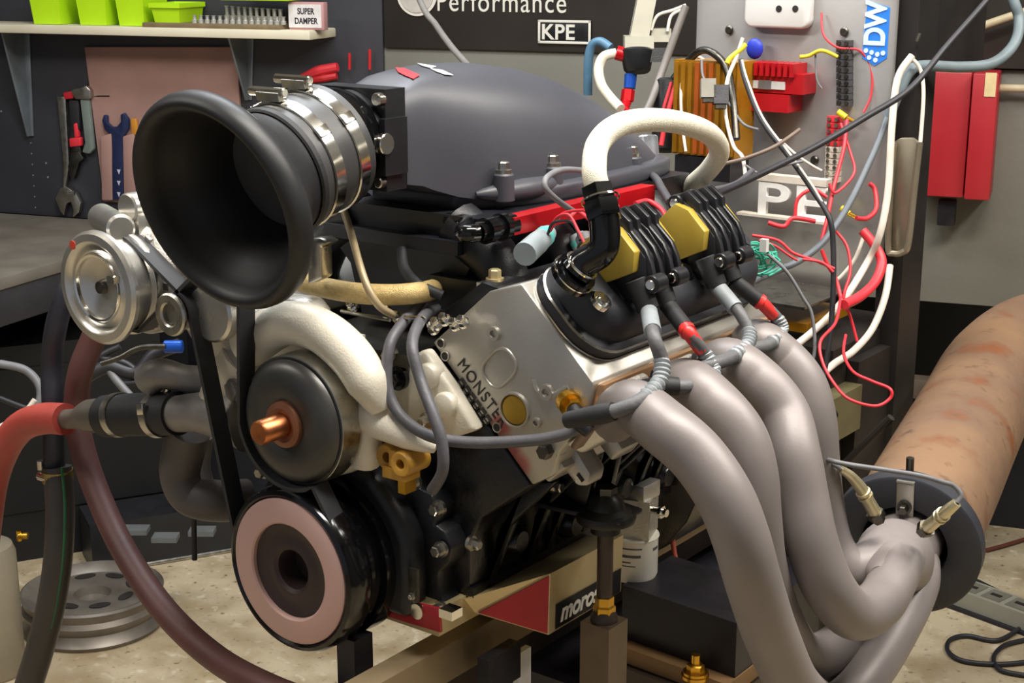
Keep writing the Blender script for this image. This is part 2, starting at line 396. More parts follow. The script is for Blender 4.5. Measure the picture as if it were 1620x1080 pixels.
# big blue open-ended spanner in its pocket
bl = M('blue_steel', '2a3358', .4, .4, .15, 20)
sp = thing('open_spanner', W(187, 318, .055), 'dark blue open-ended spanner standing in the pink tool roll', 'spanner')
def wp(pts, o): return [W(u, v, o) for u, v in pts]
MB().prism(wp([(178, 315), (180, 240), (179, 215), (168, 205), (164, 190), (167, 181), (172, 182), (173, 194), (180, 200), (187, 200), (194, 192), (193, 181), (199, 178), (206, 188), (206, 203), (198, 216), (197, 240), (198, 315)], .054), WN*.009, .002).build('blade', bl, sp)
mk = MB()
for i in range(3): p = W(188, 268+i*18, .063); mk.prism([p-WR*.006, p+WR*.006, p-ZZ*.014], WN*.001)
mk.build('stamp_mark', M('stamp_pale', 'b4b4c4', .5), sp)
p = wp([(209, 187), (218, 187), (221, 212), (211, 214)], .054)
tag(MB().prism(p, WN*.01, .003).build('knife_handle', M('orange_plastic', 'c0802c', .5)), 'orange handle poking out of the tool roll pocket', 'handle')
# adjustable wrenches, hammer
for (pts, jaw, lab) in (([(94, 152), (107, 152), (113, 262), (106, 300), (103, 300), (104, 262)], [(92, 312), (100, 296), (110, 294), (124, 303), (133, 320), (130, 335), (120, 343), (121, 330), (117, 318), (110, 321), (106, 340), (100, 332)], 'long chrome adjustable wrench hanging jaw down on the black board'),
                        ([(116, 220), (126, 218), (133, 240), (128, 262), (120, 262)], [(112, 262), (118, 240), (130, 238), (137, 250), (130, 256), (126, 270), (122, 282), (114, 276)], 'short dark adjustable wrench with red grip on the black board')):
    T = thing('adjustable_wrench', W(jaw[-1][0], 342 if 'long' in lab else 282, .045), lab, 'wrench')
    MB().prism(wp(pts, .045), WN*.012, .003).build('handle', steel if 'long' in lab else darksteel, T)
    MB().prism(wp(jaw, .044), WN*.016, .003).build('jaw', steel if 'long' in lab else darksteel, T)
    if 'long' in lab:
        p = W(113, 305, .062); MB().cyl(p-WR*.012, p+WR*.012, .006, seg=10).build('adjuster', chrome, T)
    else:
        MB().prism(wp([(114, 218), (132, 216), (133, 230), (115, 232)], .046), WN*.016, .004).build('grip_band', redwire, T)
        MB().prism(wp([(120, 195), (126, 193), (129, 216), (122, 218)], .046), WN*.014, .004).build('grip', redwire, T)
hm = thing('hammer', W(140, 240, .045), 'hammer with steel head and grey handle hung on the black board', 'hammer')
MB().prism(wp([(119, 143), (124, 139), (133, 138), (143, 134), (150, 141), (151, 153), (146, 157), (126, 156)], .045), WN*.022, .004).build('head', steel, hm)
MB().prism(wp([(131, 156), (145, 156), (153, 235), (146, 243), (134, 240), (139, 225)], .047), WN*.016, .005).build('handle', M('grey_green_grip', '6c7670', .5), hm)
MB().cyl(W(150, 152, .05), W(174, 152, .05), .003, seg=8).build('peg', darksteel, hm)
MB().prism(wp([(104, 146), (120, 143), (121, 155), (106, 157)], .045), WN*.014, .003).build('red_tip', redpaint, hm)
MB().prism(wp([(112, 158), (128, 158), (130, 205), (116, 207)], .045), WN*.012, .004).build('grip_sleeve', rubber, hm)
# red pliers on the board behind the intake
pl = thing('pliers', W(500, 130, .05), 'bright red handled pliers hung on the black board behind the throttle body', 'pliers')
MB().tube([W(463, 128, .06), W(485, 120, .07), W(505, 112, .075), W(534, 106, .07)], [.006, .011, .014, .012], 10).build('handle', redwire, pl)
MB().tube([W(470, 140, .06), W(490, 128, .07), W(510, 124, .075), W(533, 120, .07)], [.004, .009, .011, .009], 10).build('handle', redpaint, pl)
for i, u in enumerate((553, 585)):
    tag(MB().cyl(W(u, 110, .06), W(u, 78+6*(1-i), .06), .004, seg=10).build('screwdriver', redpaint), ['thin red rod on the black board, next to the red pliers', 'thin red rod on the black board, beside the grey wall edge'][i], 'rod', 'red rods on the board')
# ================================================================== the engine
eng = thing('engine', E(0, .35, -.16), 'large black and silver V8 engine mounted on a steel test stand', 'engine')
# ---- block
half = [(.0, -.036), (.147, -.036), (.149, -.02), (.15, .03), (.166, .06), (.231, .111), (.107, .233), (.05, .2), (0, .2)]
poly = [E(x, .128, z) for x, z in half]+[E(-x, .128, z) for x, z in half[-2:0:-1]]
blk = MB().prism(poly, YY*.43, .004).build('cylinder_block', blackpaint, eng)
rib = MB()
for y in (.16, .23, .27, .34, .38, .45, .49):
    rib.prism([E(.147, y, -.03), E(.153, y, -.03), E(.166, y, .03), E(.24, y, .108), E(.2, y, .1)], YY*.014, .003)
rib.box(E(.14, .128, -.037), E(.153, .55, -.026), .003)
for y, z in ((.2, .01), (.31, -.005), (.42, .01), (.52, -.005)):
    rib.cyl(E(.145, y, z), E(.168, y, z), .019, .014, 20, .002)
rib.build('casting_rib', blackpaint, blk)
for (u, v, x) in ((750, 860, .172), (917, 765, .2), (880, 769, .2), (960, 800, .2)):
    p = U(u, v, x=x); MB().bolt(p-XX*.006, XX, .006, .014).build('bolt', steel, blk)
# ---- timing cover
hp = [(0, -.06), (.138, -.06), (.142, -.045), (.128, -.03), (.126, -.005), (.142, .012), (.146, .03), (.136, .046), (.122, .05), (.128, .07), (.118, .085), (.1, .088), (.075, .125), (.03, .14), (0, .142)]
tc_ = MB().prism([E(x, .1, z) for x, z in hp]+[E(-x, .1, z) for x, z in hp[-2:0:-1]], YY*.03, .003).build('timing_cover', blackplastic, eng)
ip = [(0, -.055), (.112, -.055), (.116, -.02), (.112, .04), (.095, .07), (.06, .105), (0, .12)]
MB().prism([E(x, .066, z) for x, z in ip]+[E(-x, .066, z) for x, z in ip[-2:0:-1]], YY*.036, .014, 4).build('cover_bulge', blackplastic, tc_)
for x, z in ((.134, .075), (.134, -.042), (.136, .028), (-.134, .06), (-.134, -.042), (.1, .098)):
    MB().bolt(E(x, .096, z), -YY, .0065, .014).build('bolt', steel, tc_)
p = U(655, 925, y=.064); MB().obox(p, XX*.006, YY*.002, ZZ*.019, .0015).build('tag_plate', darksteel, tc_)
MB().bolt(p-ZZ*.012-YY*.002, -YY, .003, .006).build('tag_screw', steel, tc_)
# crank sensor boss, yellow-orange connector by the pump
ys = M('sensor_orange', 'b98a35', .45, 0, .2, 40)
cs = MB()
p = U(632, 725, y=.06)
cs.lathe(p-YY*.006+XX*-.013, YY, [(0, .006), (-.001, .008), (-.001, .0135), (.002, .015), (.03, .015), (.03, .006)], 28, True).lathe(p-YY*.014+XX*.013, YY, [(0, .0055), (-.001, .007), (-.001, .0125), (.002, .0138), (.034, .0138), (.034, .0055)], 28, True)
cs.obox(p-ZZ*.014+XX*.002, XX*.016, YY*.012, ZZ*.006, .002).obox(p+ZZ*.002, XX*.006, YY*.01, ZZ*.009, .002)
cs_ = cs.build('sensor', ys, eng)
MB().obox(p-ZZ*.026+XX*.010, XX*.005, YY*.009, ZZ*.009, .002).build('sensor_clip', brass, cs_)
# ---- harmonic damper
dm = MB().lathe(E(0, 0, 0), YY, [(.006, .0834), (-.001, .0838), (-.004, .087), (-.002, .0915), (.004, .0945), (.024, .0955), (.030, .0935), (.032, .086), (.05, .086), (.052, .095), (.078, .096), (.082, .092), (.082, .03)], 72).build('harmonic_damper', blackgloss, eng)
pink = M('damper_pink', 'c9a49c', .42, .2, .06, 8)
MB().lathe(E(0, 0, 0), YY, [(.005, .0535), (-.003, .0545), (-.0045, .0565), (-.0045, .081), (-.003, .0832), (.006, .0836)], 72).build('face_ring', pink, dm)
hubm = M('damper_hub', '3a2d2c', .5, .2, .15, 25)
MB().lathe(E(0, 0, 0), YY, [(.006, .0536), (.0005, .0533), (.002, .046), (.003, .038), (.001, .033), (.001, .027), (.004, .0228), (.03, .0215), (.03, 0)], 56).build('hub', hubm, dm)
# ---- water pump
wpz = .168
pm = MB()
pm.lathe(E(0, .03, wpz), YY, [(0, .0), (0, .05), (.02, .072), (.045, .075), (.05, 0)], 40)
def KY(u, v, y): return U(u, v, y=y)
pm.tube([KY(395, 545, .05), KY(450, 512, .045), KY(505, 522, .045), KY(552, 560, .045), KY(582, 605, .045), KY(604, 648, .05)], [.026, .0245, .024, .024, .023, .012], 20)
pm.tube([KY(570, 650, .06), KY(610, 668, .058), KY(650, 690, .06), KY(690, 708, .07)], [.022, .02, .015, .006], 18)
pm.tube([KY(570, 640, .06), KY(580, 690, .06), KY(575, 725, .065)], [.018, .016, .02], 16)
pm.prism([KY(u, v, .108) for u, v in ((600, 575), (640, 570), (668, 553), (710, 612), (752, 682), (720, 692), (690, 706), (640, 680), (590, 640))], YY*.019, .005)
for uv in ((672, 596), (700, 642)): pm.cyl(KY(*uv, .1), KY(*uv, .1)+YY*.02, .014, seg=24, bevel=.002)
pm.box(E(-.14, .085, .12), E(0, .13, .24), .012)
pm.tube([KY(390, 560, .06), KY(370, 590, .06), KY(352, 640, .06)], [.03, .03, .03], 18)
pmo = pm.build('water_pump', creamalu, eng, 50)
for u, v, r, m in ((629, 598, .0085, blackgloss), (676, 665, .006, steel), (618, 560, .005, steel)):
    p = KY(u, v, .1); MB().cyl(p+YY*.004, p-YY*.002, r*1.6, seg=24).bolt(p, -YY, r, .012).build('bolt', m, pmo)
# pump pulley
wpm = M('pulley_dark', '4a4947', .38, .6, .15, 18)
pp = MB().lathe(E(0, 0, wpz), YY, [(.004, 0), (.003, .022), (-.001, .03), (-.002, .045), (.0005, .056), (.004, .063), (.009, .0675), (.012, .0685), (.0125, .067), (.013, .0665), (.0132, .071), (.0145, .0722), (.04, .0722), (.042, .0705), (.042, .05)], 72).build('pump_pulley', wpm, eng)
MB().lathe(E(0, 0, wpz), YY, [(.0135, .0705), (.014, .0724), (.04, .0727), (.0415, .0715)], 72).build('pulley_rim', steel, pp)
MB().lathe(E(0, 0, wpz), YY, [(.003, .026), (-.004, .025), (-.006, .019), (-.004, .013)], 40).build('hub_ring', M('hub_rust', '8a5a42', .5, .5, .2, 40), pp)
MB().lathe(E(0, 0, wpz), YY, [(.0, .0135), (-.036, .0135), (-.039, .0115), (-.0385, 0)], 40).build('shaft', copper, pp)
# ---- oil pan
redpan = M('pan_red', 'a8222a', .35, .1, .12, 10)
P1 = U(752, 969, x=.147); T = U(871, 907, x=.205); Bq = U(868, 1004, x=.205)
T2 = T+YY*.15+ZZ*-.002; B2 = Bq+YY*.15
i0 = E(.10, .14, -.056); i1 = E(.10, .56, -.056); j0 = E(.05, .14, -.075); j1 = E(.05, .56, -.16)
R1 = E(.147, .12, -.037); R2 = E(.147, T2.y, -.037)
pan = MB()
pan.box(E(-.14, .08, -.068), E(.143, T2.y, -.037), .002)
kick = MB()
bm = kick.bm
v = {k: bm.verts.new(q) for k, q in dict(P1=P1, T=T, B=Bq, T2=T2, B2=B2, R1=R1, R2=R2, L2=E(.0, T2.y, -.16), L1=E(0, .2, -.09)).items()}
for q in (('R1', 'P1', 'T'), ('R1', 'T', 'T2', 'R2'), ('T', 'B', 'B2', 'T2'), ('P1', 'B', 'T'), ('P1', 'L1', 'B'), ('L1', 'L2', 'B2', 'B'), ('R2', 'T2', 'B2', 'L2'), ('R1', 'R2', 'L2', 'L1'), ('R1', 'L1', 'P1')):
    bm.faces.new([v[k] for k in q])
bmesh.ops.recalc_face_normals(bm, faces=bm.faces)
pano = pan.build('oil_pan', zinc, eng)
kick.build('pan_kickout', zinc, pano, 20)
n = (T-P1).cross(Bq-P1).normalized(); n = n if n.y < 0 else -n
cen = (P1+T+Bq)/3
MB().prism([cen+(q-cen)*.94+n*.0004 for q in (P1, T, Bq)], n*.0012).build('red_panel', redpan, pano)
MB().prism([q for q in (U(613, 943, y=.077), U(694, 962, y=.077), U(697, 1001, y=.077), U(603, 973, y=.077))], YY*.004, .001).build('red_front', redpan, pano)
p = U(661, 966, y=.075); MB().cyl(p+YY*.002, p-YY*.003, .009, seg=20).build('drain_tab', chrome, pano)
p = U(713, 968, y=.07); MB().obox(p, XX*.009, YY*.009, ZZ*.005, .003).build('pan_bolt', chrome, pano)
# sticker on the kick-out side
sr = (T2-T).normalized(); su = (T-Bq).normalized(); sn = sr.cross(su).normalized(); sn = sn if sn.x > 0 else -sn
so = Bq+su*.003+sr*.012+sn*.0006
MB().prism([so, so+sr*.135, so+sr*.135+su*.030, so+su*.030], sn*.0006).build('sticker', M('sticker_black', '16161a', .4), pano)
text('lettering', 'moroso', so+sr*.008+su*.006+sn*.0009, sr, su, .032, M('sticker_white', 'e2ddd0', .5), pano, .0003, .25, .95, xs=.95, bold=.0008)
# ---- heads, valve covers
def bank(s):
    hpoly = [(.243, -.105), (.243, .085), (.272, .092), (.300, .078), (.355, .072), (.385, .05), (.385, -.078), (.345, -.098)]
    h = MB().prism([K(A, B, .13, s) for A, B in hpoly], YY*.38, .003).build('cylinder_head', headalu, eng)
    b0, b1, y0, y1 = -.08, .034, .134, .502
    def ring(A, ins, rad):
        out = []; rad = max(.004, rad-ins*.5)
        for cx, cy, a0 in ((b1-ins-rad, y0+ins+rad, -90), (b1-ins-rad, y1-ins-rad, 0), (b0+ins+rad*.8, y1-ins-rad*.8, 90), (b0+ins+rad*.8, y0+ins+rad*.8, 180)):
            rr_ = rad if cx > 0-.03 else rad*.8
            for k in range(9):
                a = math.radians(a0+k*90/8); out.append(K(A, cx+rr_*math.cos(a), cy+rr_*math.sin(a), s))
        return out
    vc = MB().loft([ring(.385, .0, .05), ring(.4, .0, .05), ring(.402, .004, .05), ring(.4025, .009, .05), ring(.42, .012, .05), ring(.429, .016, .05), ring(.4355, .024, .05), ring(.438, .036, .05)]).build('valve_cover', blacksatin, eng, 40)
    MB().loft([ring(.3862, -.001, .05), ring(.3885, -.0012, .05)], False).build('gasket_edge', chrome, vc)
    MB().loft([ring(.3995, -.0006, .05), ring(.4012, .0012, .05)], False).build('bead_line', steel, vc)
    return h, vc
hd, vc = bank(1); hd2, vc2 = bank(-1)
for (u, v_, y) in ((952, 476, .19), (1083, 428, .35)):
    q = UA(u, v_, .438)
    MB().cyl(q-KA*.004, q+KA*.002, .011, seg=24).cyl(q, q+KA*.005, .0075, seg=24, bevel=.001).build('cover_bolt', chrome, vc)
fy = .1295
def HF(u, v): return U(u, v, y=fy)
# head front face details
slot = []
for k in range(25):
    a = 2*math.pi*k/24; ca, sa = math.cos(a), math.sin(a)
    slot.append(HF(790, 582)+KA*(.0235*ca*(abs(ca)**-.35 if abs(ca) > .01 else 1))+KB*(.0165*sa*(abs(sa)**-.2 if abs(sa) > .01 else 1)))
MB().tube(slot, .0016, 8, 3, False).build('casting_outline', headalu, hd)
pq = HF(815, 648); MB().cyl(pq+YY*.002, pq-YY*.002, .0165, seg=32, bevel=.0015).build('core_plug', M('plug_brass', 'b08f3a', .35, .8, .2, 30), hd)
MB().lathe(pq, -YY, [(-.001, .0165), (.0032, .0172), (.0032, .0192), (-.001, .02)], 36).build('plug_rim', headalu, hd)
holem = M('hole_dark', '241f1e', .7)
for u, v_, r in ((697, 543, .0045), (704, 563, .0045), (786, 676, .0045)):
    p = HF(u, v_); MB().lathe(p, -YY, [(-.002, r), (.0006, r), (.0008, r*1.25), (-.001, r*1.35)], 20).build('hole_lip', headalu, hd)
    MB().cyl(p+YY*.002, p-YY*.0003, r, seg=20).build('bolt_hole', holem, hd)
for u, v_, r in ((783, 527, .008), (866, 620, .009), (850, 668, .006), (912, 640, .006)):
    p = HF(u, v_); MB().lathe(p, -YY, [(-.002, r), (.004, r*.92), (.004, r*.5), (.001, r*.4), (.001, 0)], 24).build('casting_boss', headalu, hd)
# oval recess wall on the right of the front face
MB().tube([HF(845, 600), HF(852, 618), HF(870, 628), HF(888, 618), HF(900, 612)], .003, 10).build('casting_edge', headalu, hd)
# red paint smear at the lower front corner, in the head's own paint
sm = headalu.copy(); sm.name = 'head_red_smear'; hd.data.materials[0] = sm
nt = sm.node_tree; N = nt.nodes; Lk = nt.links; b_ = N['Principled BSDF']; src = b_.inputs['Base Color'].links[0].from_socket
tcn = N.new('ShaderNodeTexCoord'); prev = None
for (cu, cv, rad, amt) in ((792, 672, .019, 1.), (806, 712, .022, 1.), (822, 735, .02, .9), (796, 645, .012, .6)):
    ds = N.new('ShaderNodeVectorMath'); ds.operation = 'DISTANCE'; Lk.new(tcn.outputs['Object'], ds.inputs[0]); ds.inputs[1].default_value = HF(cu, cv)-wloc(eng)
    mr = N.new('ShaderNodeMapRange'); mr.interpolation_type = 'SMOOTHSTEP'; mr.inputs['From Min'].default_value = rad; mr.inputs['From Max'].default_value = rad*.3; mr.inputs['To Max'].default_value = amt*.75
    Lk.new(ds.outputs['Value'], mr.inputs['Value'])
    if prev is None: prev = mr.outputs[0]
    else:
        mx = N.new('ShaderNodeMath'); mx.operation = 'MAXIMUM'; Lk.new(prev, mx.inputs[0]); Lk.new(mr.outputs[0], mx.inputs[1]); prev = mx.outputs[0]
mx = N.new('ShaderNodeMix'); mx.data_type = 'RGBA'; Lk.new(prev, mx.inputs['Factor']); Lk.new(src, mx.inputs[6]); mx.inputs[7].default_value = (*lin('b0404a'), 1)
Lk.new(mx.outputs[2], b_.inputs['Base Color'])
# MONSTER lettering along the deck edge
dk = M('engraved_dark', '2a2724', .6)
q = K(.262, -.083, .1292)
a0 = HF(722, 576); a1 = HF(779, 652); rr = KB
text('lettering', 'MONSTER', a0, KB, KA, .020, dk, hd, .0003, 0, 1.18, xs=.84)
b0 = HF(724, 600)
sl = MB()
for i in range(6):
    c = b0+KB*(.006+i*.0098); sl.obox(c-YY*.0004, KB*.0042, YY*.0003, KA*.0062)
sl.build('stamp_block', dk, hd)
sl = MB()
for i in range(6):
    c = b0+KB*(.006+i*.0098)-YY*.0008; sl.obox(c+KA*.0022, KB*.0022, YY*.0002, KA*.0008).obox(c-KA*.002, KB*.0022, YY*.0002, KA*.0008)
sl.build('stamp_mark', headalu, hd)
# lugs under the head front
lug = MB()
p = U(903, 733, y=.16); lug.prism([p+KB*.022+KA*.013, p+KB*.03+KA*.0, p+KB*.022-KA*.012, p-KB*.035-KA*.014, p-KB*.035+KA*.018], YY*.03, .004)
p2 = U(955, 694, y=.19); lug.prism([p2+KB*.022+KA*.012, p2+KB*.024-KA*.01, p2-KB*.03-KA*.012, p2-KB*.03+KA*.014], YY*.04, .004)
p3 = U(850, 740, y=.14); lug.prism([p3+KB*.02+KA*.03, p3+KB*.02-KA*.0, p3-KB*.02-KA*.008, p3-KB*.06+KA*.0, p3-KB*.06+KA*.03], YY*.05, .003)
lug.build('mount_lug', headalu, hd)
MB().obox(p+KB*.018-YY*.0005, KB*.005, YY*.001, KA*.0018).build('lug_slot', holem, hd)
q = U(871, 710, y=.135); MB().cyl(q+YY*.01, q-YY*.002, .014, seg=24).bolt(q, -YY, .0085, .016).build('head_bolt', darksteel, hd)
# exhaust flange strip and ports
MB().prism([K(.345, .071, .135), K(.385, .052, .135), K(.392, .058, .135), K(.352, .08, .135)], YY*.372, .002).build('gasket_strip', M('copper_gasket', 'b08a68', .45, .6, .15, 20), hd)
for i in range(4):
    y = .178+i*.097
    MB().prism([K(.30, .072, y-.042), K(.385, .05, y-.042), K(.39, .066, y-.03), K(.345, .098, y-.02), K(.305, .092, y-.03)], YY*.07, .006, 3).build('exhaust_port', castalu, hd)
# temperature sensor, brass
q = HF(893, 630); sn_ = MB().cyl(q+YY*.01, q+(V((.022, -.014, -.004))), .009, seg=6).cyl(q+V((.006, -.004, 0)), q+V((.014, -.009, -.002)), .0125, seg=24).build('sensor', brass, hd)
MB().tube([q+V((.02, -.013, -.004)), q+V((.034, -.02, -.014)), q+V((.045, -.02, -.022))], [.0075, .009, .007], 12).build('sensor_plug', blackplastic, sn_)
# ---- intake manifold
def isec(y, w, zb, zt, ex=2.6, n=28):
    out = []
    for k in range(n+1):
        a = math.pi*k/n; c, s_ = math.cos(a), math.sin(a)
        out.append(E(w*math.copysign(abs(c)**(2/ex), c), y, zb+(zt-zb)*abs(s_)**(2/ex)))
    return out
secs = [(.146, .0520, .412, .512, 5), (.168, 0.0560, .408, .518, 5), (.182, 0.0600, .402, .524, 4.2), (.21, 0.0722, .392, .528, 3.4), (.25, 0.0899, .384, .531, 2.9), (.31, 0.1035, .382, .530, 2.7), (.37, 0.1090, .382, .522, 2.6),
        (.43, 0.1103, .382, .508, 2.5), (.49, 0.1090, .382, .487, 2.4), (.54, 0.1049, .382, .463, 2.3), (.58, 0.0981, .382, .438, 2.2), (.61, 0.0872, .382, .414, 2.2), (.625, 0.0668, .382, .396, 2.2)]
im = MB().loft([isec(*s_) for s_ in secs], True).build('intake_manifold', intakemat, eng, 60)
lip = []
for sg, rng in ((1, range(3, len(secs))), (-1, range(len(secs)-1, 2, -1))):
    for i in rng: lip.append(E(sg*(secs[i][1]+(.014 if i > 4 else .006 if i == 4 else -.012)), secs[i][0]+.004, .374))
MB().prism(lip, ZZ*.022, .006, 3).build('flange', intakemat, im)
MB().tube([E(.084, .225, .394), E(.097, .25, .394), E(.105, .29, .394), E(.107, .33, .394), E(.1, .36, .394)], [.003, .011, .013, .011, .003], 16).build('side_pad', intakemat, im)
for (u, v_, x) in ((797, 268, .102), (875, 257, .106), (1001, 242, .100)):
    P = U(u, v_, x=x)
    MB().cyl(V((P.x, P.y, ZC+.384)), V((P.x, P.y, P.z-.004)), .0125, .0115, 24, .002).build('bolt_boss', intakemat, im)
    MB().bolt(V((P.x, P.y, P.z-.004)), ZZ, .0065, .013).build('bolt', steel, im)
# brand mark on the dome, red and white strokes
mk = [((626, 107), (640, 108), (664, 119), (654, 125), (640, 119), (630, 114)), ((660, 100), (690, 105), (682, 108), (668, 104)), ((680, 108), (700, 111), (717, 119), (704, 118), (690, 113))]
from mathutils.bvhtree import BVHTree
ver = [v_.co+wloc(im) for v_ in im.data.vertices]; bvh = BVHTree.FromPolygons(ver, [p_.vertices[:] for p_ in im.data.polygons])
def ondome(u, v_):
    r = bvh.ray_cast(CAM, ray(u, v_+2).normalized()); return r[0], r[1]
for i, pg in enumerate(mk):
    pts = [ondome(*q) for q in pg]
    pts = [q for q in pts if q[0] is not None]
    if len(pts) < 3: continue
    nn = sum((q[1] for q in pts), V((0, 0, 0))).normalized()
    if nn.dot(FW) > 0: nn = -nn
    MB().prism([q[0]+nn*.0012 for q in pts], nn*.0006).build('brand_mark', M('mark_red', 'c8232c', .5) if i == 0 else M('mark_white', 'dcdde2', .5), im)
# lower half of the intake
lo = MB()
lo.loft([[E(x, y, z) for y in (0,) ] if 0 else [E(-w, y0_, z), E(w, y0_, z), E(w, .62, z), E(-w, .62, z)] for w, y0_, z in ((.06, .19, .245), (.085, .2, .3), (.118, .19, .345), (.126, .185, .376))])
lo.box(E(-.1, .172, .335), E(.1, .2, .35), .003)
loo = lo.build('lower_manifold', M('intake_lower', '17181f', .38, 0, .15, 14, .1, 200), eng, 30)
for i in range(4):
    y = .19+i*.1118
    for s_ in (1, -1):
        MB().tube([E(s_*.07, y+.02, .36), E(s_*.12, y+.02, .33), E(s_*.145, y+.02, .29), E(s_*.15, y+.02, .262)], [.03, .028, .026, .026], 14).build('runner', blackplastic, loo)
MB().prism([K(.33, -.118, .15), K(.345, -.098, .15), K(.262, -.098, .15), K(.262, -.128, .15)], YY*.46, .003).build('port_flange', blackplastic, loo)
q = U(783, 470, y=.17); MB().obox(q, XX*.014, YY*.014, ZZ*.017, .002).build('bracket', steel, loo)
MB().bolt(q+ZZ*.017, ZZ, .007, .014).build('bracket_bolt', zinc, loo)
q = U(740, 470, y=.2); MB().obox(q, XX*.04, YY*.02, ZZ*.024, .005).build('sensor_box', blackplastic, loo)
# valley cover plate with bright edges
vcv = MB().box(E(-.075, .1, .222), E(.085, .6, .236), .003).build('valley_cover', darksteel, eng)
for u0, v0, u1, v1 in ((540, 492, 617, 506), (640, 502, 672, 503), (485, 482, 500, 476)):
    a, b = U(u0, v0, y=.1), U(u1, v1, y=.1); MB().cyl(a, b, .0022, seg=8).build('bright_edge', chrome, vcv)
for u, v_ in ((632, 505), (560, 487), (610, 486), (693, 515), (688, 522), (735, 512), (722, 516), (706, 508)):
    p = U(u, v_, y=.11); MB().bolt(p, -YY+ZZ, .0048, .012).build('bolt', chrome, vcv)
# throttle body
tbm = M('throttle_black', '1f1f22', .35, .2, .15, 30, .1, 300)
zt0 = .468
tbo = MB().obox(E(0, .130, zt0-.006), XX*.051, YY*.016, ZZ*.054, .008, 3).build('throttle_body', tbm, eng)
MB().lathe(E(0, .122, zt0-.004), V((0, -1, -.1)), [(0, .05), (.03, .05), (.036, .052), (.04, .052)], 48).build('throat', tbm, tbo)
MB().obox(E(.053, .124, zt0-.012), XX*.004, YY*.018, ZZ*.03, .004).build('motor_cover', tbm, tbo)
for x, z, r in ((.045, .047, .007), (.045, -.047, .006), (-.045, .047, .006), (-.045, -.047, .006)):
    MB().cyl(E(x, .116, zt0-.006+z*.93), E(x, .106, zt0-.006+z*.93), r, seg=20, bevel=.001).build('bolt', steel, tbo)
p = U(612, 228, x=.058); MB().cyl(p-XX*.008, p+XX*.001, .0115, seg=28, bevel=.001).build('shaft_cap', chrome, tbo)
# ---- fuel rail
f0 = U(802, 357, x=.150); f1 = U(1025, 300, x=.150); f1.z = f0.z
fr = MB().obox((f0+f1)/2, XX*.010, (f1-f0)/2, ZZ*.0095, .004, 3).build('fuel_rail', redan, eng)
fm = MB().lathe(f0, -YY, [(-.01, .012), (.006, .012), (.006, .015), (.014, .015), (.014, .011), (.028, .011), (.028, .014), (.04, .014), (.04, .009), (.05, .009)], 24).build('rail_fitting', blackgloss, fr)
MB().tube([f0-YY*.05, f0-YY*.06-XX*.012, U(740, 353, x=.1), U(708, 350, x=.07)], .0095, 12).build('rail_hose', blackgloss, fr)
teal = M('teal_clip', '5fb7b0', .4)
for i in range(4):
    y = .2+i*.1118
    if i == 0: a = U(830, 402, x=.19); b = U(868, 368, x=.17)
    else: a = E(.185, y+.0, .305); b = E(.16, y, .345)
    ij = MB().tube([a, a+(b-a)*.55, b], [.013, .0125, .009], 16, 3).build('injector_plug', M('plug_grey', '8a9498', .45), fr)
    MB().cyl(a+(b-a)*.6, a+(b-a)*.85, .0115, seg=16).build('plug_clip', teal, ij)
for i, (P, m) in enumerate((([(868, 368, 1.63), (880, 345, 1.62), (900, 340, 1.6), (915, 365, 1.58), (925, 385, 1.57)], redwire), ([(866, 372, 1.63), (876, 352, 1.62), (905, 352, 1.6), (918, 380, 1.58)], blackwire), ([(870, 366, 1.63), (890, 338, 1.62), (925, 332, 1.58)], redwire))):
    cable('injector_wire', P, .0016, m, '', parent=fr)
# rear gearbox adaptor behind the block
MB().prism([E(.2*math.cos(a), .56, .02+.2*math.sin(a)) for a in [i*math.pi/12 for i in range(24)]], YY*.16, .004).build('bell_housing', darksteel, eng)
# ================================================================== air trumpet
ax = V((0, .965, .262)).normalized()
rc = U(346, 322, x=0)
tr = thing('air_trumpet', rc-ZZ*.12, 'wide black air trumpet clamped to the throttle body', 'air intake')
prof = [(.12, .057), (.085, .059), (.055, .066), (.03, .080), (.016, .089), (.005, .0935), (-.004, .0965), (-.010, .101), (-.012, .1055), (-.010, .110), (-.004, .1138), (.004, .1152), (.011, .1138), (.016, .110), (.019, .105), (.026, .096), (.04, .083), (.058, .072), (.075, .066), (.09, .0635), (.12, .0625)]
MB().lathe(rc, ax, prof, 80).build('bell', trumpet, tr, 50)
ca = rc+ax*.082
ce = E(0, .1, .464)
bd_ = (ce-ca)
tn = MB().tube([ca+ax*.07, ca+ax*.09, E(0, .108, .462), E(0, .122, .462)], [.061, .058, .05, .049], 48, 4).build('throttle_neck', blackgloss, tr, 60)
MB().tube([ca, ca+ax*.028, ca+ax*.052, ca+ax*.08], [.0665, .0665, .0665, .0665], 56, 4).build('rubber_coupler', M('coupler_rubber', '3a3a3b', .45, 0, .1, 30), tr, 60)
MB().lathe(ca, ax, [(-.002, .0645), (-.004, .067), (-.002, .069), (.004, .069), (.006, .0665)], 56).build('coupler_lip', rubber, tr)
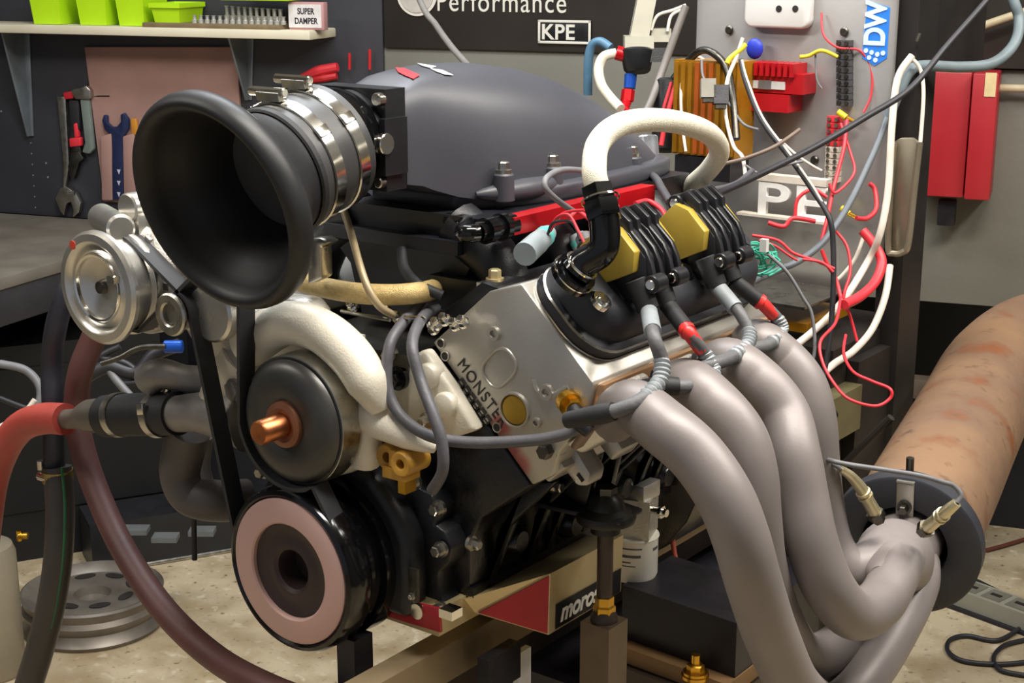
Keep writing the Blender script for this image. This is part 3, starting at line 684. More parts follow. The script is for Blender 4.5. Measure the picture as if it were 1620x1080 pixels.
# disc closing the throat at the throttle blade, blackened for the bore's shade
MB().cyl(ca+ax*.06, ca+ax*.062, .058, seg=40).build('throttle_blade', M('throat_shade_black', '0e0e10', .5, .2), tr)
for t, r0 in ((.024, .0672), (.062, .0672)):
    cl = MB().lathe(ca+ax*t, ax, [(-.0075, r0), (-.0068, r0+.0018), (.0068, r0+.0018), (.0075, r0)], 56).build('hose_clamp', chrome, tr)
    _, u_, w_ = MB.frame(ax)
    top = ca+ax*t+(ZZ-ax*ax.z).normalized()*(r0+.007)
    sd = ax.cross((ZZ-ax*ax.z).normalized())
    MB().obox(top-sd*.006, sd*.016, ax*.006, (ZZ-ax*ax.z).normalized()*.0045, .002).build('screw_housing', steel, cl)
    MB().cyl(top-sd*.036+ZZ*.003, top+sd*.014+ZZ*.003, .005, seg=10, bevel=.001).build('clamp_screw', chrome, cl)
    for k in (-.95, .55):
        nrm = (ZZ-ax*ax.z).normalized(); q = ca+ax*t+(nrm*math.cos(k)-sd*math.sin(k))*(r0+.0022)
        MB().obox(q, ax*.008, (nrm*math.sin(k)+sd*math.cos(k))*.006, (nrm*math.cos(k)-sd*math.sin(k))*.001, .0006).build('band_step', chrome, cl)
# ================================================================== alternator and bracket
ac = U(152, 456, y=-.03)
al = thing('alternator', ac+YY*.07-ZZ*.075, 'silver alternator with bright dished pulley beside the air trumpet', 'alternator')
polished = M('polished_aluminium', 'd2cfc8', .3, .9, .06, 15, .03, 200)
pul = MB().lathe(ac, YY, [(.012, 0), (.010, .008), (.008, .03), (.004, .036), (.002, .041), (.006, .0445), (.007, .047), (.0, .0505), (-.002, .054), (-.001, .062), (.003, .0655), (.008, .0655), (.011, .06), (.014, .055), (.034, .055), (.037, .0605), (.041, .0615), (.045, .06), (.046, .02)], 72).build('pulley', polished, al)
MB().lathe(ac, YY, [(.008, .0345), (.0005, .036), (-.0005, .0385), (.004, .0415), (.008, .042)], 56).build('inner_ring', chrome, pul)
MB().lathe(ac, YY, [(.011, .0), (.004, .0), (.004, .007), (.011, .0085)], 24).build('hub_nut', darksteel, pul)
q = ac+YY*.002+V((.045, 0, .02))*.75; MB().obox(q-YY*.004, XX*.006, YY*.004, ZZ*.004, .001).build('timing_tab', chrome, pul)
q = ac-YY*.0012+V((-.0345, 0, .046)); MB().cyl(q+YY*.002, q-YY*.0010, .0052, seg=20).build('red_dot', M('dot_red', 'c0402f', .5), pul)
mb = MB().lathe(ac+YY*.046, YY, [(0, 0), (0, .045), (.012, .062), (.02, .066), (.03, .0665), (.034, .063), (.07, .063), (.074, .0665), (.095, .064), (.11, .05), (.115, 0)], 56)
for k in range(12):
    a = k*math.pi/6; d_ = V((math.cos(a), 0, math.sin(a))); t_ = V((-math.sin(a), 0, math.cos(a)))
    mb.obox(ac+YY*.06+d_*.05, d_*.012, YY*.008, t_*.004, .001)
mb.build('housing', castalu, al)
ear = MB()
p0_ = ac+YY*.05+V((.0, 0, .085)); ear.cyl(p0_-YY*.0, p0_+YY*.035, .017, seg=28, bevel=.002)
ear.obox(ac+YY*.067+V((.0, 0, .068)), XX*.016, YY*.014, ZZ*.02, .004)
ear.build('mount_ear', polished, al)
# accessory bracket
br = thing('accessory_bracket', U(390, 560, y=.05), 'bright cast bracket reaching from the alternator to the engine', 'bracket')
aq = lambda u, v_, y: U(u, v_, y=y)
MB().prism([aq(u, v_, .035) for u, v_ in ((205, 378), (232, 340), (262, 335), (330, 420), (352, 470), (380, 520), (405, 545), (385, 600), (352, 590), (322, 545), (300, 500), (262, 430))], YY*.03, .006, 3).build('arm', castalu, br)
MB().cyl(aq(330, 495, .012), aq(330, 495, .012)+YY*.05, .034, seg=48, bevel=.003).build('boss', polished, br)
# bright dowel on top
MB().cyl(aq(160, 343, .05), aq(192, 362, .0), .0165, seg=28, bevel=.003).build('tensioner_stud', polished, br)
MB().prism([aq(u, v_, .06) for u, v_ in ((195, 352), (232, 342), (250, 370), (225, 395), (200, 380))], YY*.04, .006).build('stud_lug', polished, br)
MB().sphere(aq(236, 398, .04), .026, 24, (1, .9, .9)).build('knuckle', polished, br)
MB().prism([aq(u, v_, .05) for u, v_ in ((395, 500), (440, 470), (480, 475), (500, 500), (470, 520), (430, 540), (400, 560))], YY*.03, .006).build('foot', castalu, br)
MB().prism([aq(u, v_, .07) for u, v_ in ((486, 378), (506, 376), (520, 384), (506, 390), (508, 440), (486, 450))], YY*.02, .003).build('upright', steel, br)
# idler
ic = aq(268, 498, -.006)
idl = thing('idler_pulley', ic-ZZ*.03+YY*.012, 'small idler pulley with a bright ring face next to the alternator pulley', 'pulley')
MB().lathe(ic, YY, [(.008, .012), (.001, .0125), (-.001, .0145), (-.001, .0225), (.001, .0245), (.004, .0245), (.005, .02), (.028, .02), (.029, .0245), (.032, .0245)], 48).build('wheel', steel, idl)
MB().cyl(ic+YY*.006, ic+YY*.01, .0125, seg=32).build('bearing_cap', M('bearing_grey', '7c776c', .5, .5), idl)
# drive belt
beltm = M('belt_rubber', '2a2a2d', .55, 0, .15, 60)
by = .012
def arc(c, r, a0, a1, n=14):
    return [V((c[0]+r*math.cos(math.radians(a0+(a1-a0)*k/n)), by, c[1]+r*math.sin(math.radians(a0+(a1-a0)*k/n))+ZC)) for k in range(n+1)]
acx = (ac.x, ac.z-ZC); icx = (ic.x, ic.z-ZC)
tns = U(362, 440, y=by); tnx = (tns.x, tns.z-ZC)
path = arc(acx, .0562, 250, 55)                # round the outside of the alternator pulley
path += arc(icx, .0262, 52, -12, 8)            # over the idler
path += arc((0, 0), .0885, 172, 390, 26)       # round the crank pulley
path += arc((0, wpz), .0735, 300, 190, 12)     # back side on the pump pulley
path += arc((tnx[0]-.002, tnx[1]+.03), .03, 0, 150, 8)
path += [V((tnx[0]-.05, by, tnx[1]+ZC-.005)), V((acx[0]+.03, by, acx[1]+ZC-.052))]
bo = MB().ribbon(path, YY*.0115, .0045, True)
tag(bo.build('drive_belt', beltm, None, 50), 'long black ribbed drive belt running round the front pulleys', 'belt')
# ================================================================== coils on the valve cover
yel = M('epoxy_yellow', 'a58d35', .42, 0, .06, 20)
frames = M('coil_black', '1d1d20', .35, 0, .15, 30)
coil_spots = [(.182, -1), (.217, 1), (.322, -1), (.357, 1)]
clab = ['black ignition coil with mustard face, beside the braided breather hose end', 'black ribbed ignition coil sandwiched second along the valve cover', 'black ignition coil with full mustard face, third along the valve cover', 'black ribbed ignition coil at the rear end of the valve cover']
for i, (y, s_) in enumerate(coil_spots):
    T_ = thing('ignition_coil', K(.444, -.04, y+.02), clab[i], 'ignition coil')
    pf = [(.437, -.076), (.478, -.076), (.486, -.060), (.486, -.030), (.470, -.016), (.462, -.019), (.438, -.028), (.434, -.036)]
    yf = y-.004 if s_ < 0 else y+.028
    MB().prism([K(A, B, yf) for A, B in pf], YY*.012, .0012).build('epoxy_face', yel, T_)
    MB().prism([K(A, B, y+.006) for A, B in ((.438, -.078), (.482, -.078), (.488, -.05), (.486, -.02), (.47, .0), (.438, .0))], YY*.027, .003).build('body', frames, T_)
    for k in range(2):
        yy = y+.008+k*.015 if s_ < 0 else y+.008+k*.015
        MB().prism([K(A, B, yy) for A, B in ((.482, -.083), (.493, -.08), (.496, -.06), (.490, -.052), (.491, -.028), (.486, -.012), (.478, .002), (.468, .004), (.47, -.01), (.482, -.03), (.482, -.06))], YY*.007, .0016).build('rib', frames, T_)
    for B in (-.078, .004):
        c = K(.474, B, y+.004 if s_ < 0 else y+.01); MB().cyl(c, c+YY*.02, .0095, seg=20, bevel=.001).build('mount_boss', frames, T_)
        MB().cyl(c+YY*.001, c-YY*.003, .0055, seg=16, bevel=.001).build('screw', chrome, T_)
    # tower and boot
    c0 = K(.462, -.012, y+.008); c1 = K(.450, .020, y+.010)
    MB().cyl(c0, c1, .0125, .0115, 24, .001).build('tower', rubber, T_)
bpl = thing('coil_bracket', K(.444, -.04, .33), 'black plate carrying the ignition coils along the valve cover', 'bracket')
MB().prism([K(A, B, .185) for A, B in ((.4335, -.07), (.4385, -.07), (.4385, -.005), (.4335, -.005))], YY*.25, .0015).build('plate', blacksatin, bpl)
# ================================================================== spark plug leads
sleeve = M('lead_sleeve', '8a9094', .5, .1, .1, 60)
leadm = M('lead_rubber', '5a5a5c', .55, 0, .15, 50, .3, 150)
def LX(u, v_, x): return U(u, v_, x=x)
paths = [[(1008, 462, .355), (1021, 495, .37), (1034, 532, .385), (1047, 572, .395), (1042, 605, .40), (1015, 632, .40), (980, 648, .385), (950, 655, .365)],
         [(1048, 470, .34), (1068, 500, .36), (1090, 527, .375), (1116, 562, .385), (1129, 588, .395), (1118, 605, .395), (1085, 611, .39), (1045, 611, .37)],
         [(1142, 430, .34), (1158, 465, .355), (1170, 495, .37), (1185, 525, .385), (1180, 548, .39), (1155, 566, .395), (1120, 578, .39), (1088, 586, .37)],
         [(1170, 430, .33), (1186, 452, .345), (1206, 480, .36), (1230, 505, .37), (1236, 525, .375), (1215, 545, .38), (1180, 553, .375), (1150, 560, .36)]]
llab = ['grey spark plug lead looping down to the first header pipe', 'spark plug lead with bright red tape, next to the first grey lead', 'grey spark plug lead between the two red-taped leads', 'spark plug lead with bright red tape at the rear of the valve cover']
redtape = M('red_tape', 'd6322f', .4, 0, .1, 60)
for i, P in enumerate(paths):
    pts = [LX(*q) for q in P]
    c1 = K(.450, .020, coil_spots[i][0]+.010)
    pts = [c1, c1+(pts[2]-c1)*.45]+pts[2:]
    T_ = thing('spark_plug_lead', pts[-1], llab[i], 'lead', 'spark plug leads')
    MB().tube(pts, [.006, .0062, .0066, .0072, .0072, .0072, .0072, .0072], 14, 8).build('lead', leadm, T_, 60)
    MB().tube([c1+(pts[1]-c1)*.0, pts[1], pts[1]+(pts[2]-pts[1])*.7], .0088, 18, 6).build('sleeve', sleeve if i % 2 == 0 else rubber, T_, 50)
    if i % 2:
        a_, b_ = pts[1]+(pts[2]-pts[1])*.55, pts[3]+(pts[2]-pts[3])*.25
        MB().tube([a_, pts[2], b_], [.0076, .0074, .0072], 14, 4).build('red_band', redtape, T_, 50)
        MB().tube([a_+(pts[2]-a_)*.45, a_+(pts[2]-a_)*.9], [.009, .009], 14).build('tape_fold', redtape, T_)
    # crimped rings of heat sleeve on the bend
    for k in range(9):
        t = 3+k*.22; j = int(t); f_ = t-j; q0, q1, q2, q3 = pts[max(0, j-1)], pts[j], pts[min(j+1, 7)], pts[min(j+2, 7)]
        cc = .5*((2*q1)+(q2-q0)*f_+(2*q0-5*q1+4*q2-q3)*f_*f_+(3*q1-q0-3*q2+q3)*f_**3)
        dr = (q2-q1).normalized()
        MB().lathe(cc-dr*.003, dr, [(0, .007), (.003, .0086), (.006, .007)], 14).build('sleeve_wrinkle', sleeve, T_)
    MB().tube([pts[-2]+(pts[-1]-pts[-2])*.3, pts[-1], pts[-1]+(pts[-1]-pts[-2])*.4+V((-.03, 0, -.01))], [.009, .01, .008], 14).build('plug_boot', rubber, T_)
# ================================================================== breather hose
hz = thing('breather_hose', K(.436, -.045, .18), 'thick white braided breather hose arching over the valve cover', 'hose')
e0 = UA(902, 440, .432)
e1 = U(925, 415, y=e0.y+.004); e2 = U(955, 385, y=e0.y+.008); e3 = U(955, 338, y=e0.y+.014); e4 = U(945, 296, y=e0.y+.022)
MB().tube([e0, e0+KA*.012], [.0235, .0225], 28).build('base_collar', blackgloss, hz)
MB().lathe(e0+KA*.012, KA, [(-.006, .0225), (-.006, .0242), (-.0045, .0242), (-.0045, .02)], 32).build('collar_ring', chrome, hz)
MB().tube([e0+KA*.01, e1, e2+V((.0, 0, -.004)), e3], [.017, .0155, .0155, .0155], 24, 8).build('elbow', blackgloss, hz, 60)
dr = (e1-e0).normalized()
MB().lathe(e1-dr*.006, dr, [(0, .016), (.0, .0185), (.0015, .019), (.003, .0185), (.003, .016)], 28).build('elbow_nut', chrome, hz)
dr = (e4-e3).normalized(); L_ = (e4-e3).length
MB().lathe(e3-dr*.006, dr, [(0, .0155), (.0, .018), (.004, .0192), (L_*.6, .0192), (L_*.62, .0175), (L_+.006, .0172), (L_+.006, .0125)], 6).build('hose_end', blackgloss, hz, 20)
MB().lathe(e3-dr*.0, dr, [(L_*.5, .0185), (L_*.5, .0196), (L_*.56, .0196), (L_*.56, .0185)], 24).build('hose_ring', chrome, hz)
hp_ = [e4, U(940, 268, y=e0.y+.026), U(946, 228, y=.20), U(975, 200, y=.23), U(1020, 190, y=.28), U(1075, 194, y=.35), U(1122, 212, y=.44), U(1138, 240, y=.52), U(1122, 268, y=.58), U(1098, 290, y=.62), U(1075, 312, y=.64)]
MB().tube(hp_, .0125, 22, 10).build('braided_hose', braid, hz, 60)
# ================================================================== cables across the front of the engine
harn = M('harness_grey', '56555a', .5, 0, .12, 60, .2, 200)
cable('harness_loop', [U(672, 462, y=.2), U(662, 482, y=.14), U(638, 510, y=.10), U(617, 545, y=.07), U(612, 605, y=.055), U(628, 650, y=.05), U(668, 684, y=.05), U(720, 698, y=.06), U(800, 699, y=.08), U(880, 690, y=.1), U(950, 662, y=.115), U(1010, 636, x=.395)], .0062, harn, 'thick grey wiring harness looping across the front of the silver head', 'cable', sub=10, seg=12)
cable('sensor_cable', [U(690, 488, y=.17), U(668, 503, y=.11), U(652, 545, y=.06), U(665, 600, y=.05), U(685, 655, y=.04), U(699, 700, y=.038), U(700, 745, y=.04), U(684, 775, y=.055)], .0062, harn, 'grey cable hanging from the valley down to the timing cover', 'cable', sub=10, seg=12)
cable('braided_line', [U(460, 440, y=.11), U(500, 452, y=.10), U(560, 463, y=.1), U(620, 466, y=.105), U(668, 462, y=.13), U(690, 456, y=.2)], .0115, goldbraid, 'thick gold braided line running across the engine valley', 'hose', sub=10, seg=18)
cable('vacuum_pipe', [U(543, 330, y=.13), U(556, 370, y=.11), U(568, 415, y=.085), U(582, 455, y=.075), U(600, 484, y=.08), U(622, 498, y=.1)], .0042, M('pipe_tan', 'a08f70', .45, .2), 'thin tan pipe dropping from the throttle body into the valley', 'pipe', sub=8, seg=12)
cable('valley_hose', [U(636, 395, y=.17), U(640, 425, y=.15), U(662, 450, y=.13), U(700, 468, y=.14)], .006, rubber, 'black rubber hose curving under the intake into the valley', 'hose', sub=8, seg=12)
cable('map_sensor_wire', [U(940, 272, x=.14), U(895, 268, x=.16), U(868, 278, x=.17), U(862, 295, x=.175), U(880, 315, x=.18), U(908, 335, x=.18)], .0034, greywire, 'thin grey wire looping from the intake flange to the fuel rail', 'cable', sub=8, seg=10)
# ================================================================== exhaust header
hm_ = M('header_coating', '7b7472', .48, .2, .08, 7, .05, 300, col2='8a8280', c2lo=.35, c2hi=.7)
hdr = thing('exhaust_header', U(1250, 1060, x=.45), 'ceramic grey exhaust header of four long bent pipes joining one collector', 'exhaust')
pr = .0272
col0 = U(1398, 903, x=.50); col1 = U(1446, 812, x=.465)
cdir = (col1-col0).normalized()
def hx(L_): return [U(u, v_, x=x) for u, v_, x in L_]
pipe_paths = [
    [K(.345, .08, .178)]+hx([(1002, 642, .375), (1052, 677, .42), (1103, 722, .455), (1146, 785, .485), (1172, 850, .50), (1192, 920, .505), (1222, 1010, .505), (1262, 1090, .50), (1320, 1120, .495), (1378, 1058, .495), (1425, 980, .49), (1450, 925, .482), (1452, 890, .468)]),
    [K(.345, .08, .275)]+hx([(1085, 606, .37), (1130, 640, .41), (1170, 690, .44), (1188, 750, .455), (1194, 820, .46), (1204, 900, .46), (1232, 985, .46), (1275, 1040, .455), (1330, 1020, .455), (1390, 960, .45), (1425, 905, .452), (1440, 860, .455)]),
    [K(.345, .08, .372)]+hx([(1150, 572, .37), (1200, 605, .41), (1240, 655, .44), (1257, 720, .465), (1270, 790, .48), (1285, 860, .495), (1312, 930, .51), (1352, 972, .52), (1392, 952, .52), (1416, 908, .51), (1428, 878, .49), (1434, 862, .47)]),
    [K(.345, .08, .469)]+hx([(1196, 540, .35), (1238, 570, .38), (1270, 610, .405), (1285, 665, .42), (1290, 730, .425), (1298, 800, .43), (1312, 862, .44), (1340, 898, .46), (1372, 894, .475), (1396, 872, .475), (1412, 858, .465)])]
for i, P in enumerate(pipe_paths):
    MB().tube(P, [pr*.96]*2+[pr]*(len(P)-2), 28, 8).build('primary_pipe', hm_, hdr, 60)
ctr = col0+(col1-col0)*.35
s0_ = U(1434, 856, x=.44); da_ = (U(1480, 768, d=2.06)-s0_).normalized()
q0 = U(1404, 896, x=.49)
MB().tube([q0-(s0_-q0)*.35, q0, q0+(s0_-q0)*.35, s0_-da_*.06, s0_-da_*.02, s0_+da_*.06], [.012, .034, .046, .047, .045, .043], 36, 6).build('collector', hm_, hdr, 60)
for i in range(4):
    y = .178+i*.097
    MB().prism([K(.31, .08, y-.045), K(.385, .066, y-.045), K(.388, .073, y-.045), K(.313, .088, y-.045)], YY*.09, .003).build('port_flange', M('flange_rust', '8c7768', .5, .5, .2, 20), hdr)
# ================================================================== test stand under the engine
ironm = M('stand_black', '27252a', .4, .3, .25, 15, .2, 120)
brown = M('stand_brown', '4b4038', .45, .4, .2, 15, .2, 150)
rp = U(957, 900, x=.245)
st = thing('engine_stand', V((.15, .4, 0)), 'heavy steel engine stand with black crossbeam, rails and threaded support post', 'stand')
post = MB().cyl(V((rp.x, rp.y, U(957, 955, x=.245).z)), V((rp.x, rp.y, U(957, 815, x=.245).z)), .0092, seg=28).build('support_rod', brown, st)
zz = U(957, 965, x=.245).z
MB().lathe(V((rp.x, rp.y, zz-.012)), ZZ, [(0, 0), (0, .013), (.018, .013), (.02, .011), (.03, .011), (.03, 0)], 6).build('lock_nut', brass, st)
sl_ = U(953, 982, x=.245).z
MB().box((rp.x-.0195, rp.y-.0195, .0), (rp.x+.0195, rp.y+.0195, sl_), .004).build('post_sleeve', M('sleeve_brown', '6b5c4c', .38, .5, .2, 20), st)
MB().lathe(V((rp.x, rp.y, sl_)), ZZ, [(0, .016), (.006, .0155), (.012, .012), (.012, 0)], 28).build('weld_collar', brown, st)
pz = U(957, 815, x=.245).z
MB().lathe(V((rp.x, rp.y, pz-.02)), ZZ, [(0, .01), (0, .017), (.012, .017), (.014, .033), (.02, .0345), (.024, .033), (.03, .022), (.04, .019), (.046, .012), (.046, 0)], 40).build('rubber_mount', M('mount_green_black', '24251f', .4, .2, .2, 30), st)
MB().cyl(V((rp.x, rp.y, pz+.022)), V((rp.x, rp.y, pz+.034)), .0125, seg=6).build('mount_nut', darksteel, st)
MB().prism([V((rp.x, rp.y, pz))+V(q) for q in ((.03, -.02, 0), (.03, .03, 0), (-.1, .05, 0), (-.1, -.03, 0))], ZZ*.006, .002).build('mount_plate', ironm, st)
MB().prism([V((rp.x-.02, rp.y-.012, pz+.005))+V(q) for q in ((0, 0, 0), (.018, 0, .07), (-.005, 0, .085), (-.05, 0, .02))], YY*.012, .003).build('mount_gusset', blackpaint, st)
MB().prism([V((rp.x-.02, rp.y+.035, pz+.005))+V(q) for q in ((0, 0, 0), (.018, 0, .08), (-.005, 0, .1), (-.05, 0, .02))], YY*.012, .003).build('mount_gusset', blackpaint, st)
# crossbeam
a = U(985, 925, y=.42); b = U(1166, 986, y=.42)
d_ = b-a
bm_ = MB().obox((a+b)/2-ZZ*.036+YY*.06, d_/2, YY*.06, ZZ*.036, .005).build('crossbeam', ironm, st)
MB().obox((a+b)/2-ZZ*.083+YY*.05, d_/2*1.02, YY*.07, ZZ*.0105, .002).build('wood_packer', M('packer_tan', '8a6a45', .6, 0, .15, 12), st)
q = U(1100, 1066, y=.39); MB().cyl(q-ZZ*.004, q, .017, seg=24).bolt(q, ZZ, .011, .014).cyl(q+ZZ*.008, q+ZZ*.026, .0055, seg=14).build('anchor_bolt', brass, st)
MB().obox((a+b)/2-ZZ*.16+YY*.05, d_/2*1.05, YY*.08, ZZ*.065, .004).build('lower_beam', brown, st)
# long rails
for x0_, z0_, w_, m in ((.11, U(663, 1030, x=.11).z-ZC, .016, M('rail_tan', '8d7c61', .4, .4, .15, 10)), (.02, -.2, .02, brown)):
    MB().box(E(x0_-w_, -.05, z0_-.045), E(x0_+w_, .94, z0_), .003).build('rail', m, st)
p = U(546, 1010, y=.02); MB().box((p.x-.013, p.y, 0), (p.x+.013, p.y+.03, p.z), .003).build('upright', ironm, st)
MB().box(E(-.05, .38, -.9), E(.2, .93, -.26), .004).build('base_box', ironm, st)
MB().obox(U(790, 1055, x=.16), XX*.008, YY*.03, ZZ*.022, .003).build('hook', ironm, st)
MB().obox(U(826, 1064, x=.16), XX*.004, YY*.012, ZZ*.03, .002).build('paper_tag', whitepaint, st)
# oil filter with its remote adaptor
fc = U(1002, 876, y=.46); fz0 = U(1005, 912, y=.46).z; fz1 = U(1005, 842, y=.46).z
of = thing('oil_filter', V((fc.x, fc.y, fz0)), 'white spin-on oil filter hanging under a square aluminium adaptor', 'oil filter')
H_ = fz1-fz0; wf = M('filter_white', 'd8d4c6', .35, 0, .05, 10)
MB().lathe(V((fc.x, fc.y, fz0)), ZZ, [(.004, 0), (.004, .02), (0, .024), (.002, .029), (.008, .0315), (H_-.006, .0315), (H_-.002, .033), (H_, .032), (H_, 0)], 48).build('can', wf, of)
MB().obox(V((fc.x, fc.y, fz1+.026)), V((.024, .008, 0)), V((-.008, .024, 0)), ZZ*.026, .004).build('adaptor', castalu, of)
MB().prism([V((fc.x, fc.y-.02, fz1+.05))+V(q) for q in ((-.022, 0, 0), (.026, 0, 0), (.026, 0, .022), (.012, 0, .022))], YY*.04, .002).build('adaptor_wedge', castalu, of)
q = U(1040, 808, y=.45); MB().cyl(q-XX*.01, q+XX*.014, .005, seg=12).cyl(q+XX*.004, q+XX*.008, .0085, seg=6).build('fitting', chrome, of)
prn = M('print_grey', '4a4a50', .6)
def canband(z, a0, a1, h, nm):
    n = 12; o_ = [];
    ring = lambda zz_: [V((fc.x+.0318*math.cos(a0+(a1-a0)*k/n), fc.y+.0318*math.sin(a0+(a1-a0)*k/n), zz_)) for k in range(n+1)]
    MB().loft([ring(z), ring(z+h)], False, False).build(nm, prn, of)
fa = math.atan2(CAM.y-fc.y, CAM.x-fc.x)
canband(fz0+H_*.62, fa-.9, fa+.3, .0035, 'print_bar'); canband(fz0+H_*.8, fa-.5, fa+.35, .0018, 'print_bar'); canband(fz0+H_*.5, fa-.75, fa-.1, .0016, 'print_line'); canband(fz0+H_*.42, fa-.6, fa+.1, .0012, 'print_line'); canband(fz0+H_*.72, fa+.9, fa+1.3, .004, 'print_bar')
# ================================================================== big exhaust extraction duct
dd = .47
s0_ = U(1434, 856, x=.44)
duct = thing('extraction_duct', s0_-ZZ*.1, 'wide rusty steel exhaust duct with a dark ring collar swallowing the header collector', 'duct')
rust = M('duct_rust', '86694f', .6, .2, .15, 7, .3, 90, col2='6f5848', c2lo=.38, c2hi=.66)
speckle(rust, 14, '7a4a2c', .56, .74); speckle(rust, 40, '5f4636', .60, .75)
pth = [s0_, U(1480, 768, d=2.06), U(1535, 660, d=2.32), U(1580, 580, d=2.5), U(1650, 535, d=2.66), U(1760, 540, d=2.8)]
R0 = .083
MB().tube(pth, [R0, R0, R0, R0, R0, R0], 40, 8, False).build('pipe', rust, duct, 60)
da = (pth[1]-pth[0]).normalized()
MB().lathe(s0_-da*.012, da, [(.02, .052), (0, .054), (-.002, .058), (-.002, .093), (.0, .096), (.022, .096), (.022, .08)], 56).build('ring_collar', M('collar_black', '33343a', .5, .2, .12, 20), duct)
MB().lathe(s0_-da*.008, da, [(.0, .056), (.25, .056), (.26, 0)], 40).build('inner_pipe', M('bore_black', '0c0b0b', .9), duct)  # near-black liner closing the hole inside the ring
# retaining strap and bolt
up_ = (ZZ-da*da.z).normalized(); sd_ = da.cross(up_)
q = s0_-da*.016+up_*.066
MB().obox(q, sd_*.011, up_*.024, da*.0012, .001).build('strap', M('strap_zinc', 'a8a59b', .35, .8), duct)
MB().obox(q+up_*.026+da*.014, sd_*.011, da*.016, up_*.0012, .001).build('strap_end', M('strap_zinc', ''), duct)
MB().bolt(q-da*.002-up_*.008, -da, .0065, .012).build('strap_bolt', darksteel, duct)
MB().cyl(q+up_*.03+da*.02, q+up_*.05+da*.02, .005, seg=10).build('stud', darksteel, duct)
# lambda probes in the collector
goldst = M('probe_gold', 'd3c8a4', .34, .8, .12, 60)
for pts, lab, nm in (([(1388, 818, 1.72), (1375, 795, 1.71), (1362, 772, 1.70), (1345, 752, 1.69), (1330, 742, 1.68)], 'gold lambda probe screwed into the collector beside the header pipes', 0),
                     ([(1462, 838, 1.72), (1478, 825, 1.70), (1498, 808, 1.68), (1514, 795, 1.67)], 'gold lambda probe with bent lead sticking out beside the duct rim', 1)):
    P = [U(*q[:2], d=q[2]) for q in pts]
    T_ = thing('lambda_probe', P[0], lab, 'sensor', 'lambda probes')
    ax_ = (P[1]-P[0]).normalized()
    MB().lathe(P[0]-ax_*.006, ax_, [(0, 0), (0, .0075), (.006, .0075), (.006, .0105), (.014, .0105), (.014, .0075), (.018, .007)], 6).build('nut', darksteel, T_)
    MB().tube(P, [.0082, .0075, .007, .0055, .0042][:len(P)], 14, 5).build('body', goldst, T_)
    for k in (.35, .6): 
        c = P[1]+(P[2]-P[1])*k; MB().lathe(c, ax_, [(0, .005), (.001, .0088), (.004, .0088), (.005, .005)], 16).build('crimp', goldst, T_)
cable('probe_lead', [U(1514, 795, d=1.67), U(1520, 782, d=1.67), U(1508, 768, d=1.67), U(1490, 762, d=1.665), U(1455, 752, d=1.66), U(1400, 743, d=1.66), U(1345, 735, d=1.66), U(1312, 728, d=1.67), U(1290, 722, d=1.75)], .0028, greywire, 'grey lead running from the lambda probe behind the header pipes', 'cable', seg=10)
cable('probe_lead', [U(1330, 742, d=1.68), U(1316, 732, d=1.68), U(1298, 726, d=1.75)], .0026, greywire, 'short grey lead on the lambda probe nearest the header pipes', 'cable', seg=10)
# ================================================================== coolant plumbing at the left
Y = .045
def L(u, v_, y=Y): return U(u, v_, y=y)
ch = thing('coolant_pipe', L(230, 690), 'grey coolant pipe with black coupling hose and two bright clamps', 'pipe')
castgrey = M('cast_grey', '8b8682', .5, .4, .1, 30, .2, 300); pipegrey = M('pipe_brown_grey', '6d655c', .45, .4, .12, 20)
MB().tube([L(275, 655), L(312, 652), L(350, 655, .05), L(392, 660, .06)], [.0215, .023, .029, .04], 28, 6).build('pump_inlet', castgrey, ch, 60)
MB().tube([L(168, 658), L(225, 655), L(282, 654)], [.0262, .0262, .0262], 32, 6).build('coupling_hose', rubber, ch, 60)
MB().tube([L(100, 663), L(122, 662), L(142, 658), L(172, 657)], [.0125, .013, .021, .0225], 28, 5).build('reducer', pipegrey, ch, 60)
for u in (190, 252):
    ax_ = (L(u+10, 655)-L(u, 656)).normalized(); cl = MB().lathe(L(u, 656), ax_, [(-.006, .0264), (-.0055, .0276), (.0055, .0276), (.006, .0264)], 40).build('hose_clamp', steel, ch)
    if u == 252:
        c = L(u, 656)+ZZ*.014+V((.0, -.026, 0)); MB().obox(c, ax_*.006, ZZ*.007, YY*.003, .001).build('clamp_screw', chrome, cl)
        c = L(u+10, 628); MB().cyl(c, c+ZZ*.012+XX*.006, .004, seg=10).build('clamp_tail', chrome, cl)
MB().tube([L(372, 600), L(385, 625), L(372, 650, .06)], [.012, .012, .01], 14).build('bleed_boss', castgrey, ch)
MB().prism([L(u, v_, .03) for u, v_ in ((352, 608), (366, 602), (374, 622), (366, 638), (356, 628))], YY*.02, .003).build('ear', castgrey, ch)
MB().tube([L(236, 600), L(255, 590), L(290, 598, .06), L(330, 605, .08)], [.02, .018, .016, .02], 18).build('upper_neck', castgrey, ch, 60)
rh = M('red_rubber', 'b0483e', .5, 0, .1, 20, .1, 100)
cable('red_coolant_hose', [L(104, 663), L(70, 662), L(35, 674), (L(8, 708)), L(-12, 765), L(-25, 860)], .0205, rh, 'thick faded red rubber hose slipped over the grey reducer pipe', 'hose', seg=22)
darkred = M('red_brown_rubber', '5d3a36', .55, 0, .2, 12, .1, 120)
cable('red_brown_hose', [L(170, 480, .12), L(148, 535, .11), L(128, 585, .1), L(121, 640, .1), L(128, 700, .09), L(152, 775, .08), L(196, 870, .06), L(260, 965, .04), L(340, 1040, .02), L(430, 1090, 0), L(540, 1130, 0)], .0165, darkred, 'long red-brown rubber hose sweeping down from the alternator to the floor', 'hose', seg=22)
vh = thing('black_hose', L(84, 735, .08), 'black rubber hose hanging down behind the red coolant hose', 'hose')
